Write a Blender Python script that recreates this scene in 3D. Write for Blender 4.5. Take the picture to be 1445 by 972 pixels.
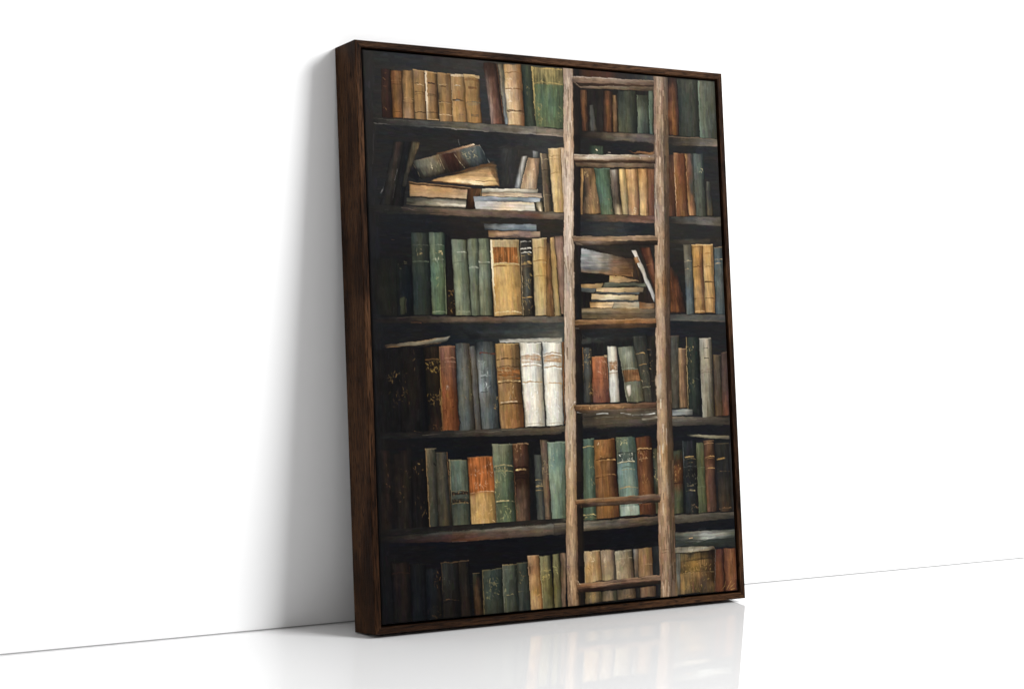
import bpy, bmesh, math
import numpy as np
from mathutils import Vector, Matrix

S = bpy.context.scene
for o in list(bpy.data.objects):
    bpy.data.objects.remove(o, do_unlink=True)
C = S.collection

# ------------------------------------------------------------------ camera
cam = bpy.data.cameras.new('camera')
camo = bpy.data.objects.new('camera', cam)
C.objects.link(camo)
camo.location = (-1.32377, -2.60442, 0.51497)
camo.rotation_euler = (1.544983, -0.010789, -0.565962)
cam.sensor_fit = 'HORIZONTAL'
cam.sensor_width = 36.0
cam.lens = 65.62
cam.clip_start = 0.05
cam.clip_end = 100.0
S.camera = camo

# ------------------------------------------------------------------ world and lamps
W = bpy.data.worlds.new('World')
S.world = W
W.use_nodes = True
bg = W.node_tree.nodes['Background']
bg.inputs[0].default_value = (1.0, 0.985, 0.975, 1)
bg.inputs[1].default_value = 0.35

def softbox(name, loc, target, sx, sy, power, col=(1, 1, 1)):
    l = bpy.data.lights.new(name, 'AREA')
    l.shape = 'RECTANGLE'
    l.size, l.size_y, l.energy, l.color = sx, sy, power, col
    o = bpy.data.objects.new(name, l)
    C.objects.link(o)
    o.location = loc
    d = Vector(target) - Vector(loc)
    o.rotation_euler = d.to_track_quat('-Z', 'Y').to_euler()
    return o
softbox('softbox_key', (2.9, -3.5, 2.95), (0.3, 0, 0.4), 1.9, 1.7, 308, (0.99, 0.995, 1.0))

S.view_settings.view_transform = 'Standard'
S.view_settings.look = 'None'
S.view_settings.exposure = 0.0
S.view_settings.gamma = 1.0

# ------------------------------------------------------------------ helpers
def link(name, me, mat, parent=None):
    o = bpy.data.objects.new(name, me)
    C.objects.link(o)
    if mat: me.materials.append(mat)
    if parent: o.parent = parent
    return o

def new_mat(name):
    m = bpy.data.materials.new(name)
    m.use_nodes = True
    return m, m.node_tree, m.node_tree.nodes['Principled BSDF']

def node(nt, t, **k):
    n = nt.nodes.new(t)
    for a, v in k.items(): setattr(n, a, v)
    return n

def box_mesh(name, lo, hi, bev=0.0):
    bm = bmesh.new()
    bmesh.ops.create_cube(bm, size=1.0)
    for v in bm.verts:
        v.co = Vector([lo[i] + (v.co[i] + 0.5) * (hi[i] - lo[i]) for i in range(3)])
    if bev:
        bmesh.ops.bevel(bm, geom=bm.edges[:], offset=bev, segments=2, affect='EDGES', profile=0.5)
    me = bpy.data.meshes.new(name)
    bm.to_mesh(me); bm.free()
    return me

# ------------------------------------------------------------------ setting: white floor and wall
def white_mat(name, base, rough, spec, bump):
    m, nt, p = new_mat(name)
    n = node(nt, 'ShaderNodeTexNoise'); n.inputs['Scale'].default_value = 3.0; n.inputs['Detail'].default_value = 4
    g = node(nt, 'ShaderNodeNewGeometry')
    nt.links.new(g.outputs['Position'], n.inputs['Vector'])
    r = node(nt, 'ShaderNodeMapRange')
    r.inputs['To Min'].default_value = base - 0.012; r.inputs['To Max'].default_value = base + 0.012
    nt.links.new(n.outputs['Fac'], r.inputs['Value'])
    c = node(nt, 'ShaderNodeCombineColor')
    for i in range(3): nt.links.new(r.outputs['Result'], c.inputs[i])
    nt.links.new(c.outputs[0], p.inputs['Base Color'])
    p.inputs['Roughness'].default_value = rough
    p.inputs['Specular IOR Level'].default_value = spec
    if bump:
        b = node(nt, 'ShaderNodeBump'); b.inputs['Strength'].default_value = bump; b.inputs['Distance'].default_value = 0.0004
        n2 = node(nt, 'ShaderNodeTexNoise'); n2.inputs['Scale'].default_value = 160; n2.inputs['Detail'].default_value = 3
        nt.links.new(g.outputs['Position'], n2.inputs['Vector'])
        nt.links.new(n2.outputs['Fac'], b.inputs['Height'])
        nt.links.new(b.outputs['Normal'], p.inputs['Normal'])
    return m

floor = link('floor', box_mesh('floor', (-6, -7, -0.1), (9, 0.15, 0)), white_mat('glossy_white_floor', 0.95, 0.012, 0.45, 0))
floor['kind'] = 'structure'
floor['label'] = 'glossy white floor reflecting the foot of the framed painting'
GAP = 0.0019
wall = link('wall', box_mesh('wall', (-6, 0, GAP), (9, 0.15, 5)), white_mat('matt_white_wall', 0.88, 0.9, 0.2, 0.15))
wall['kind'] = 'structure'
wall['label'] = 'plain matt white wall behind the leaning framed painting'

mj, ntj, pj = new_mat('gap_shade_grey')  # grey strip colour stands in for the shade of the thin gap
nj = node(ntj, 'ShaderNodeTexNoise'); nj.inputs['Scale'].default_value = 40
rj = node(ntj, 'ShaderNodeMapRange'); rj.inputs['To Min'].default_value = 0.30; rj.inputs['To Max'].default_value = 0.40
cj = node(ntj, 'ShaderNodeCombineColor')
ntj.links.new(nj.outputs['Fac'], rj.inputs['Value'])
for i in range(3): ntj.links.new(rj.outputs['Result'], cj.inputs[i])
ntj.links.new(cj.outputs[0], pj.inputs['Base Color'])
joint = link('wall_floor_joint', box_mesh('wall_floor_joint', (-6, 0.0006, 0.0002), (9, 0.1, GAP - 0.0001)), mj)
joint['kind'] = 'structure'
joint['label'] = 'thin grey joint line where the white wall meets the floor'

# ------------------------------------------------------------------ the framed painting
FW, FH, FD = 0.7125, 0.9, 0.0669          # outer frame
LIP = 0.0103                              # face width of the moulding
LEAN = math.radians(5.3327)
INSET = 0.014                             # canvas edge from the frame's outer edge
REC = 0.002                               # canvas face set back from the lip

root = bpy.data.objects.new('framed_painting', None)
C.objects.link(root)
root.empty_display_size = 0.1
root['label'] = 'dark walnut framed canvas of old library bookshelves and a ladder, leaning on the wall'
root['category'] = 'painting'
# local axes: x along the frame, z up the frame, -y towards the viewer; the back lower edge stands on the floor
root.location = (0, -FH * math.sin(LEAN), 0.0004)
root.rotation_euler = (-LEAN, 0, 0)

def wood_mat(name, along):
    """walnut: long grain along the local axis `along` ('X' or 'Z'), dark open pores"""
    m, nt, p = new_mat(name)
    tc = node(nt, 'ShaderNodeTexCoord')
    sep = node(nt, 'ShaderNodeMapping')
    oi = node(nt, 'ShaderNodeObjectInfo')
    nt.links.new(tc.outputs['Object'], sep.inputs['Vector'])
    add = node(nt, 'ShaderNodeVectorMath', operation='ADD')
    sc = node(nt, 'ShaderNodeVectorMath', operation='SCALE'); sc.inputs[0].default_value = (3.1, 1.7, 2.3)
    nt.links.new(oi.outputs['Random'], sc.inputs['Scale'])
    nt.links.new(sep.outputs['Vector'], add.inputs[0]); nt.links.new(sc.outputs[0], add.inputs[1])
    def mapped(scale):
        k = node(nt, 'ShaderNodeMapping')
        k.inputs['Scale'].default_value = scale
        nt.links.new(add.outputs[0], k.inputs['Vector'])
        return k.outputs['Vector']
    def sc3(a, c):
        return (a, c, c) if along == 'X' else (c, c, a)
    # cathedral figure
    warp = node(nt, 'ShaderNodeTexNoise'); warp.inputs['Scale'].default_value = 1.0; warp.inputs['Detail'].default_value = 3
    nt.links.new(mapped(sc3(3.2, 15)), warp.inputs['Vector'])
    mul = node(nt, 'ShaderNodeMath', operation='MULTIPLY'); mul.inputs[1].default_value = 20
    nt.links.new(warp.outputs['Fac'], mul.inputs[0])
    sn = node(nt, 'ShaderNodeMath', operation='SINE')
    nt.links.new(mul.outputs[0], sn.inputs[0])
    fib = node(nt, 'ShaderNodeTexNoise'); fib.inputs['Scale'].default_value = 1; fib.inputs['Detail'].default_value = 5; fib.inputs['Roughness'].default_value = 0.65
    nt.links.new(mapped(sc3(16, 380)), fib.inputs['Vector'])
    pore = node(nt, 'ShaderNodeTexNoise'); pore.inputs['Scale'].default_value = 1; pore.inputs['Detail'].default_value = 2
    nt.links.new(mapped(sc3(60, 640)), pore.inputs['Vector'])
    pr = node(nt, 'ShaderNodeValToRGB'); pr.color_ramp.elements[0].position = 0.36; pr.color_ramp.elements[1].position = 0.53
    nt.links.new(pore.outputs['Fac'], pr.inputs['Fac'])
    mixv = node(nt, 'ShaderNodeMath', operation='MULTIPLY_ADD'); mixv.inputs[1].default_value = 0.13
    nt.links.new(sn.outputs[0], mixv.inputs[0]); nt.links.new(fib.outputs['Fac'], mixv.inputs[2])
    ramp = node(nt, 'ShaderNodeValToRGB')
    e = ramp.color_ramp.elements
    e[0].position = 0.26; e[0].color = (0.0075, 0.0027, 0.0010, 1)
    e[1].position = 0.78; e[1].color = (0.080, 0.037, 0.0165, 1)
    k = e.new(0.5); k.color = (0.0290, 0.0122, 0.0050, 1)
    nt.links.new(mixv.outputs[0], ramp.inputs['Fac'])
    mx = node(nt, 'ShaderNodeMix', data_type='RGBA', blend_type='MULTIPLY'); mx.inputs['Factor'].default_value = 0.75
    nt.links.new(ramp.outputs['Color'], mx.inputs['A']); nt.links.new(pr.outputs['Color'], mx.inputs['B'])
    nt.links.new(mx.outputs['Result'], p.inputs['Base Color'])
    p.inputs['Roughness'].default_value = 0.55
    p.inputs['Specular IOR Level'].default_value = 0.04
    b = node(nt, 'ShaderNodeBump'); b.inputs['Strength'].default_value = 0.5; b.inputs['Distance'].default_value = 0.0005
    nt.links.new(pr.outputs['Color'], b.inputs['Height'])
    nt.links.new(b.outputs['Normal'], p.inputs['Normal'])
    return m
wood_x = wood_mat('walnut_rail', 'X')
wood_z = wood_mat('walnut_stile', 'Z')

# L-shaped floater moulding: (inward offset, depth from the front)
PROF = [(0.0, 0.0009), (0.0009, 0.0), (LIP - 0.0006, 0.0), (LIP, 0.0006), (LIP, 0.046), (0.042, 0.046), (0.042, FD - 0.004),
        (0.042, FD), (0.0009, FD), (0.0, FD - 0.0009)]
def moulding(name, side):
    bm = bmesh.new()
    n = len(PROF)
    ends = []
    for e in (0, 1):
        ring = []
        for a, d in PROF:
            y = -FD + d
            m = a + 0.00012           # the mitre joint is a hair open
            if side == 'B': co = (m if e == 0 else FW - m, y, a)
            elif side == 'T': co = (m if e == 0 else FW - m, y, FH - a)
            elif side == 'L': co = (a, y, m if e == 0 else FH - m)
            else: co = (FW - a, y, m if e == 0 else FH - m)
            ring.append(bm.verts.new(co))
        ends.append(ring)
    for i in range(n):
        j = (i + 1) % n
        bm.faces.new((ends[0][i], ends[0][j], ends[1][j], ends[1][i]))
    bm.faces.new(ends[0]); bm.faces.new(ends[1][::-1])
    bmesh.ops.recalc_face_normals(bm, faces=bm.faces[:])
    me = bpy.data.meshes.new(name)
    bm.to_mesh(me); bm.free()
    return link(name, me, wood_x if side in 'BT' else wood_z, root)
moulding('frame_stile', 'L')
moulding('frame_stile', 'R')
moulding('frame_rail', 'T')
moulding('frame_rail', 'B')

# ------------------------------------------------------------------ the picture: laid in, brushed over and picked out in oil paint
CWM, CHM = 684.5, 874.0                    # canvas size in millimetres
PX = 0.96                                  # millimetres per grid step
RW, RH = int(CWM / PX) + 1, int(CHM / PX) + 1
rng = np.random.default_rng(11)

def blur(a, sx, sy):
    fy = np.fft.fftfreq(a.shape[0])[:, None]; fx = np.fft.rfftfreq(a.shape[1])[None, :]
    g = np.exp(-2 * np.pi ** 2 * ((fx * sx) ** 2 + (fy * sy) ** 2))
    return np.fft.irfft2(np.fft.rfft2(a) * g, s=a.shape)
def noise(sx, sy):
    n = blur(rng.standard_normal((RH, RW)), sx, sy)
    return (n / n.std()).astype(np.float32)
NV, NV2, NH, NH2 = noise(.8, 9), noise(2.2, 26), noise(9, .8), noise(26, 2.2)
N1, N2, N3, N4 = noise(1.6, 1.6), noise(4, 4), noise(14, 14), noise(.7, .7)
WX, WY = noise(3.5, 5), noise(5, 3.5)

IMG = np.zeros((RH, RW, 3), np.float32) + 34
HGT = np.zeros((RH, RW), np.float32)       # paint thickness, millimetres
TOP = np.zeros((RH, RW), np.int32)
ANG = np.zeros((RH, RW), np.float32) + math.pi / 2

def rgb(h):
    # every pigment goes through the same muted, slightly warm palette
    c = np.array([int(h[i:i + 2], 16) for i in (0, 2, 4)], float)
    l = float(c @ np.array([.3, .59, .11])); ch = c.max() - c.min()
    w = min(1.0, max(0.0, (c[0] - max(c[1], c[2])) / (ch + 6) * 2 + .25))
    o = l + (c - l) * (.55 + .18 * w)
    o = o + np.array([3.0, 0.8, -6.5]) * min(1.0, max(0.0, l - 28) / 55)
    o = o + np.array([-5.0, 2.5, 0.0]) * w * min(1.0, max(0.0, (c[0] - c[1] - 40) / 30))   # reds lean to rust
    if c[1] >= c[2]: o = o + np.array([3.0, 0.0, -2.5]) * (1 - w) * min(1.0, ch / 20) * min(1.0, l / 70)     # greens lean to olive
    if 12 < c[0] - c[1] < 50: o = o + np.array([0.0, -3.5, 0.0]) * w * min(1.0, l / 90)                       # tans lean to brown
    o = o * float(np.interp(l, [18, 30, 48, 85], [.96, .84, .84, 1.0]))          # keep the shadows deep
    return (o * (.94 + .045 * max(0.0, l - 150) / 70)).clip(4, 250).astype(np.float32)

def homog(pts):
    A, b = [], []
    for (x, y), (X, Y) in zip(pts, ((0, 0), (1, 0), (1, 1), (0, 1))):
        A += [[x, y, 1, 0, 0, 0, -X * x, -X * y], [0, 0, 0, x, y, 1, -Y * x, -Y * y]]; b += [X, Y]
    return np.append(np.linalg.solve(np.array(A), np.array(b)), 1).reshape(3, 3)

def region(pts, pad):
    xs = [p[0] for p in pts]; ys = [p[1] for p in pts]
    x0, x1 = max(0, int(min(xs) - pad)), min(RW, int(max(xs) + pad) + 2)
    y0, y1 = max(0, int(min(ys) - pad)), min(RH, int(max(ys) + pad) + 2)
    if x1 <= x0 or y1 <= y0: return None
    return slice(y0, y1), slice(x0, x1)

def quad_uv(pts, sl, wob):
    Y, X = np.mgrid[sl[0], sl[1]].astype(np.float32)
    X = X + wob * (.7 * WX[sl] + .3 * N1[sl]); Y = Y + wob * .7 * WY[sl] + .3 * wob * N1[sl][::-1]
    h = homog(pts)
    w = h[2, 0] * X + h[2, 1] * Y + h[2, 2]
    return (h[0, 0] * X + h[0, 1] * Y + h[0, 2]) / w, (h[1, 0] * X + h[1, 1] * Y + h[1, 2]) / w

def grid_colour(cols, u, v):
    rows = [[rgb(c) for c in r.split()] for r in cols.split('/')]
    G = np.array(rows, np.float32)
    nr, nc = G.shape[:2]
    def idx(t, n):
        t = np.clip(t, 0, 1) * (n - 1)
        i = np.minimum(t.astype(int), max(n - 2, 0)); f = np.clip((t - i - .5) * 1.45 + .5, 0, 1)
        return i, np.minimum(i + 1, n - 1), f[..., None]
    i0, i1, fi = idx(v, nr); j0, j1, fj = idx(u, nc)
    return (G[i0, j0] * (1 - fj) + G[i0, j1] * fj) * (1 - fi) + (G[i1, j0] * (1 - fj) + G[i1, j1] * fj) * fi

def lay(sl, col, a):
    IMG[sl] += (col - IMG[sl]) * a[..., None]

PAINT = [  # darks of the upper rows carry gloss haze, painted into the colour
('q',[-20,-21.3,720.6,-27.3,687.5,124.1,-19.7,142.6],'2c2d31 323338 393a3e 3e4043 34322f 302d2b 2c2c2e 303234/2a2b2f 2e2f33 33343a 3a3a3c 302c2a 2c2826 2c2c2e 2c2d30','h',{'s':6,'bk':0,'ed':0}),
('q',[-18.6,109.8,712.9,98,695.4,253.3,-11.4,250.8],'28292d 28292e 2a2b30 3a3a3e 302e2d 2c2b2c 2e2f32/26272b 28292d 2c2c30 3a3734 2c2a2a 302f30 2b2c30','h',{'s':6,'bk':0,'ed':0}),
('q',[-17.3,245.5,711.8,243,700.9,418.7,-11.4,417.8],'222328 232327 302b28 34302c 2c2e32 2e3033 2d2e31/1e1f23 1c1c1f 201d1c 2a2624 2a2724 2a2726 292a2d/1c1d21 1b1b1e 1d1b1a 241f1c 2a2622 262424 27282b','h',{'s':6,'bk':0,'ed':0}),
('q',[-11.2,410.3,717.3,410.2,705.7,595.2,-5.6,588.8],'1e1f23 1e2025 2c3338 3e4446 2c2d31 26272c 25262b/1b1b1e 1a1b1f 1f1f22 2a2826 26272b 25262a 25262b','h',{'s':6,'bk':0,'ed':0}),
('q',[-11.1,572.6,706.4,583.1,711.2,758.4,-11.3,741.9],'1b1a1b 17181c 17181d 191a1e 1c1c20 1f2026 202228/1b191a 191819 19191c 1c1b1c 1c1b1c 1f2023 222327','h',{'s':6,'bk':0,'ed':0}),
('q',[-10.7,726.1,712.3,740.4,709.5,908,-10.7,888.7],'19191d 16171c 14151b 15161b 15161b 1b1c22 20222a/17181d 15161a 15161a 16171b 1c1a1a 24262c 26282c','h',{'s':6,'bk':0,'ed':0}),
('q',[-14.2,-10.8,17.8,-11.3,15.8,891.2,-22.6,887.6],'2d2e33 303136/26272c 2a2a2f/1f2024 222227/1d1d20 1f1e20/1a1a1d 1b1b1e','v',{'s':5,'bk':0,'ed':0}),
('q',[31,27.9,48.6,26.4,48.6,102.1,30,102.8],'3f2c22 3c2a22 2e221e/4a3022 40291f 30231f/3a2620 38241e 2c201c','v',{'n':0.2,'sp':[('8a6034',10,0.1,0.05,0.9,0.9)]}),
('q',[48.1,28,67.2,26.6,67,101.4,48.4,102.3],'6a4428 7a5434 6e4a2c/5c3e26 70502e 6a4628/7a4728 84502e 6a4024','v',{'b':[(0.22,0.012,'9a7044',0.5),(0.3,0.01,'4a3018',0.6),(0.88,0.012,'4a2a18',0.6)]}),
('q',[67.2,26,86.6,25,87.5,101.8,67.2,102],'6e5434 8a6a44 7d5f3c/745634 86683e 7a5c38/8a6a4a 94775a 7a5a3a','v',{'b':[(0.6,0.01,'b08c58',0.6),(0.65,0.01,'b08c58',0.5),(0.7,0.01,'4a3420',0.5)],'L':'a08450'}),
('q',[86.2,24.2,108.2,25,109.7,101.9,87.7,102],'8a6a42 94744a 80603a/8c6a3c 92703f 7d5a32/967648 8f6d44 76552f','v',{'b':[(0.27,0.03,'35261c',0.9,0.08,0.5),(0.3,0.012,'d8b880',0.8,0.3,0.85),(0.46,0.02,'3d2a1a',0.8),(0.5,0.012,'4a3420',0.6),(0.86,0.02,'3d2a1a',0.8)],'T':'d0a468','R':'3a2818'}),
('q',[107.5,24.9,129.7,26.1,131.1,101.5,109.5,101.5],'a88452 94703f 664a2c/9c7644 8d6a40 5f4328/a88250 8f6a3c 5c4226','v',{'b':[(0.25,0.03,'3a2a20',0.85,0.2,0.8),(0.47,0.02,'4a3420',0.7),(0.5,0.01,'4a3420',0.6),(0.85,0.03,'3d2a1a',0.85)],'L':'f2dfbd','Lw':2.2,'T':'d8b078','B':'c8a068'}),
('q',[130,26,155.5,25.8,156.3,102.6,132.6,103.4],'9c7848 8f6c40 77552f/96743f 947144 7a5a36/a07c50 987448 7d5c38','v',{'b':[(0.27,0.03,'4a3018',0.7,0.2,0.6),(0.24,0.012,'e8d0a0',0.8,0.1,0.7),(0.58,0.03,'453020',0.85),(0.6,0.015,'c8a878',0.5),(0.86,0.015,'d8b888',0.7)],'L':'e0c698','Lw':1.8,'T':'b08a58'}),
('q',[155,26.3,179.8,24.9,181.8,101.8,156,102.6],'b08c5c 9a784a 86663c/a8824e 98764a 86653c/a8834f 9c7a4e 84633c','v',{'b':[(0.26,0.02,'e8e0d0',0.8,0.2,0.7),(0.27,0.02,'504840',0.7,0.3,0.6),(0.56,0.03,'3a2c20',0.8),(0.57,0.02,'9098a0',0.5,0.2,0.6),(0.86,0.03,'6a5a48',0.7,0.3,0.8)],'T':'f2e4c4','Tw':2.6,'L':'d8bc88'}),
('q',[179.1,24.5,208.2,25.1,209.7,101,182,101.7],'a8824e 9c763f 7c5a32/a07a48 94703f 74532c/a8824c 947040 70502c','v',{'b':[(0.12,0.04,'6a4020',0.5),(0.27,0.05,'6e4426',0.6,0.2,0.8),(0.57,0.03,'5a5040',0.8),(0.6,0.07,'7c7460',0.4,0.1,0.8),(0.85,0.06,'4f463c',0.6,0.3,0.8)],'T':'e8c88c','Tw':2.6}),
('q',[216.1,3.3,242,3.4,252.2,99.9,226.5,101.4],'4a3430 3c2a24 2e221e/6c5a54 5a4038 30231e/8a7870 6a4a3c 32241e/8a7468 7a4c3c 3a2a22','v',{'n':0.2,'R':'7a4a30'}),
('q',[242.7,3.3,254.1,2.9,259.5,99.7,252.2,100.1],'6a6660 55524e/7a7672 62605e/8090a0 707880','v',{'L':'3a3836'}),
('q',[253.6,3.5,287.6,1.6,291.1,101,257.7,100.9],'b08a58 b08c60 8a6038/c8a46c b89062 80562f/e0c498 b89468 7a5030/dcbc88 c09c68 7c5230/d8b888 c4a070 8a5a34','v',{'b':[(0.14,0.02,'7a5430',0.6),(0.4,0.02,'6a4020',0.75),(0.77,0.03,'4a3020',0.85),(0.8,0.015,'e8d0a0',0.7)],'sp':[('f0e2c4',26,0.1,0.22,0.4,0.75)],'L':'e8d2a8','B':'7a5430'}),
('q',[287.3,2,308.4,1.5,312.4,101.3,291.3,101.6],'2a3a34 33463c 2c3c34/28382f 32443a 2a3a33/2c3c34 34463e 2a3832','v',{'sp':[('a08c4c',6,0.2,0.3,0.9,0.6)]}),
('q',[307,2.7,369.3,1.6,366,100.4,311.7,101.3],'566044 606a48 566446/4c6846 4e6c4a 486448/4a6a4c 486a4c 48664a/4a6448 466248 426048','v',{'n':0.16,'pt':[(0.03,0,0.98,0.26,'8a7440',0.55)],'b':[(0.02,0.02,'a88c4c',0.7),(0.25,0.012,'b09850',0.8)],'sp':[('a8924c',36,0.06,0.56,0.26,0.93),('b49a58',18,0.05,0.02,0.9,0.24),('8a8a50',14,0.8,0.62,0.95,0.9)],'L':'c4a458','Lw':1.8}),
('q',[14.3,105,327.6,100.2,327,113.8,14,113.7],'2c2d31 3a3b3e 4a4a4c 55534f 605a54 6e6760/2a2b2e 38393c 484849 504e4b 5e5853 827a78','h',{'s':1.5,'bk':1,'ed':0.4,'T':'565450','B':'8a8486'}),
('q',[311.2,102.2,365.9,102.5,365.3,114.3,310.6,113.9],'6e6660 786e68 6a605a/766c66 7a706a 665c56','h',{'bk':1,'ed':0.4,'B':'9a8c80'}),
('q',[385.7,0.4,554.4,-0.3,553.9,8.5,385.1,13.6],'26221f 50301f 503426 382e2c 2e2e30 3a4044 40484a','v',{'n':0.25,'bk':0,'ed':0}),
('q',[388.1,29.8,552.9,25,548.8,99.4,384.3,105.2],'1e1c1c 241f1d 241f1d 282422 262524 282a29','v',{'bk':0,'ed':0,'s':3}),
('q',[401.4,35.2,415.4,33.6,415.5,101.8,401.1,102.2],'4a3226 7a5030 3f2a20/4a3024 744828 3f2a20/382820 5c3a26 342620','v',{'n':0.25}),
('l',[413.6,37.6,412.5,60.1],0.72,'c88a48',0.8),
('q',[415.4,33.2,448.7,32,443.8,100.9,415.5,101.4],'2a2422 2c2624/2a2522 2e2826','v',{'n':0.25,'ed':0,'s':3}),
('q',[418.3,58.6,426.6,57,432.6,101.5,417.9,101.7],'4e4e4c 45423e/565654 44423f','v',{'n':0.2,'s':2}),
('q',[447.4,33.2,465.8,31.9,464,100.8,443.8,101.5],'3a2a22 5a3826 3a2a22/3f2c22 70462a 4a3024/4a3024 6a4228 4a3024','v',{'n':0.25}),
('q',[465.4,38.4,476.3,37.7,475,100.7,465,100.8],'6a5034 80603c 4a3826/6a5034 5c4630 3c3024','v',{'n':0.2}),
('q',[476.7,30.8,517.2,28.5,514.9,100,475.6,100.8],'363f3a 3a443c 2c322e/3e4a42 3c483e 2e3630/465348 3c483e 2a302c','v',{'n':0.16}),
('q',[516.3,35.1,541.1,33,538.5,99.1,515.4,100.2],'3c4c44 344038 303a34/566a5e 44524a 384640/50645a 3c4a42 343e38','v',{'n':0.16,'L':'6a8474'}),
('q',[541,25.1,551.6,24.4,547.4,99.7,539.6,99.5],'4a6a60 40584e/4c6e64 3c5048','v',{'n':0.16,'L':'628878'}),
('q',[395.9,103.5,548.7,100.1,547.8,116.2,395.1,118.4],'262221 3a3330 564c45 645850 6a5e55 5c4e46/221f1e 332d2a 50463f 6a5e56 6e6058 64564c','h',{'bk':1,'ed':0.3,'s':2}),
('q',[392.6,118.5,547.8,116.2,546.8,135.4,391.5,140.8],'26272a 2a2a2c 26262a 2a2727 2c2827','h',{'bk':0,'ed':0,'s':3}),
('q',[582.1,1,604.1,0.5,602.3,98.9,578.7,99.5],'3a2c28 4a3028 30282a/5a3424 74422a 42302a/6a3a24 8c4c2a 4a3028/5a3422 7a4426 3f2c26','v',{'n':0.3}),
('q',[603,1.7,648.6,0.7,646.2,99,602.8,99.3],'38403e 3e4644 36403e/343e3b 3a4442 323c3a/323c39 38423f 303836','v',{'n':0.14,'L':'4f5c58'}),
('q',[646.7,0.8,688.2,0.1,684.4,100.2,646.7,99.8],'566664 485452 424c4c/587068 465450 3e4a48/507068 44524e 3c4646','v',{'n':0.14,'L':'6f9488','Lw':2}),
('q',[578.1,100.9,684.9,100.2,685,113.6,577.2,116.5],'34302d 4a443f 5e5650 6a6460/302c2a 4a433f 625952 746a66','h',{'bk':1,'ed':0.4,'T':'70604e'}),
('q',[49.5,139.7,67.3,138.8,44.3,238.1,20.7,236.8],'2a2726 3e302a 2a2826/2c2928 38302c 262628/27272a 2e2c2b 242428','v',{'n':0.25,'s':2.5}),
('q',[66.9,138.8,80.6,137.3,61.1,237.5,42,238.1],'1f1f22 1c1c1f/202023 1b1b1e','v',{'s':2.5,'n':0.2}),
('q',[80.1,137.3,94.8,137.8,67,208.1,59,208.4],'36332f 4a4438 6a5c46/2a2927 403a32 36312b/262524 38342e 2c2925','v',{'s':1.5,'n':0.25}),
('l',[93.8,138.2,85.5,156.1],0.7,'8a745a',0.7),
('l',[53,181.9,47.2,199],0.61,'8a8a8e',0.6),
('l',[29.4,203.4,23.6,220],0.7,'a8a8ac',0.75),
('l',[47.8,206.8,44.3,225.4],0.56,'606064',0.6),
('l',[165.5,129.9,166.6,137.8],0.61,'7a7e84',0.7),
('l',[14.1,130.5,12.2,155.1],0.7,'4a4b50',0.6),
('l',[12.6,157.2,11.5,175.6],0.7,'46474c',0.5),
('q',[247,138.2,277.3,138.8,267.1,196,241.8,197],'3f4347 34363a/36383b 35353a/3a3836 363433','v',{'s':9,'ed':0,'bk':0}),
('q',[123.3,153.4,191.8,134.8,195.7,136.3,126.5,159.1],'5a4030 8a6a50 b09070 d8c0a0','h',{'ed':0}),
('q',[80.8,167.1,203.1,135.9,221.3,163.1,94.4,195.9],'3f4442 5a605c 6a6e64 6c6c5e 6a5c48 4a2c22 4c2a20 5a443a 5c6668 5a6872 566672 4c5c66/4a4c48 646862 727468 6c6a5c 5a4838 46281e 4a2a20 604c3c 586468 56646c 506068 44525a/3a3a38 50504a 58564c 545044 463828 38211a 40261e 4a3c32 465054 44525a 404e56 384448/22201f 302c28 34302a 322c26 2a221c 241a16 2a1c18 302824 30343a 323a40 323c42 2c363c','v',{'n':0.16,'sp':[('d0bc84',22,0.7,0.15,0.88,0.6),('c8b890',12,0.2,0.3,0.34,0.65)],'T':'8a7864','R':'9aa0a0'}),
('l',[126.1,155.8,137.3,178.2],0.93,'a8986c',0.75),
('l',[154.9,151.2,173.4,174.5],1.05,'c0b080',0.75),
('l',[82.5,172.4,92.2,191.6],0.7,'a8946c',0.6),
('q',[141.3,186.4,222.8,163,233.6,168,170.7,181],'2a1f18 46301f 6a4a2c/38281c 5a3e26 7a5834','h',{'s':1.5,'ed':0}),
('q',[112,196.4,231.1,166.9,237.7,199.8,169.8,200.7],'9a7044 b88c58 c8a068 b88c54/a87c48 d8b47c e8cc98 d4ac70/a0743f d0a870 ecd2a0 c89c60/8a6238 a87c48 c89c60 b88a50','h',{'n':0.14,'R':'5a3c22','sp':[('f4e2bc',30,0.45,0.3,0.9,0.8)]}),
('l',[107.2,197.8,140.7,199.4,174.7,201.4,236.7,199.8],1.63,'4a3220',0.9),
('l',[194.7,193.4,237,192.6],1.17,'3a281a',0.85),
('l',[116.8,195.4,155.3,198.8,187,199.6],0.93,'9a744a',0.7),
('q',[71.9,190.4,84.3,174.8,93.1,193,88.1,199.8],'1a1b20 1a1b20','v',{'s':2,'ed':0,'bk':0}),
('q',[73.3,202.9,180.8,207.5,176.7,223.2,73.5,222.9],'a07848 b48c5c b08656 b8905e c09868/ac8452 bc9462 b48a58 c49c6c d0b080/b08c5c c0986a b48c5c c8a478 dcc090','h',{'n':0.1}),
('q',[72,200.1,186.8,205.1,186.6,208.9,73.3,203.7],'5a4028 6a4e34 5a4028 6a4a30/3a2a1e 4a3626 3c2c20 402c20','h',{'ed':0.3}),
('l',[73.9,200.4,111.8,202.2,155.1,203.8,184.3,205.6],0.61,'a88458',0.7),
('q',[71.1,222.4,177.4,223.1,176,227.4,69.6,225.7],'242424 36342f 3a3428 44382a','h',{'ed':0.3}),
('q',[68.7,225.3,176.6,225.3,174.6,237.9,66.3,236.3],'504e46 5a5a54 6a6a64 5a5a58/44443f 62605a 8e8a80 8a8680/3a3a36 706c64 c8bcac e0d4c4/4a4640 55524e 5a5650 3c3a38','h',{'n':0.16,'ed':0.3}),
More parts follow.
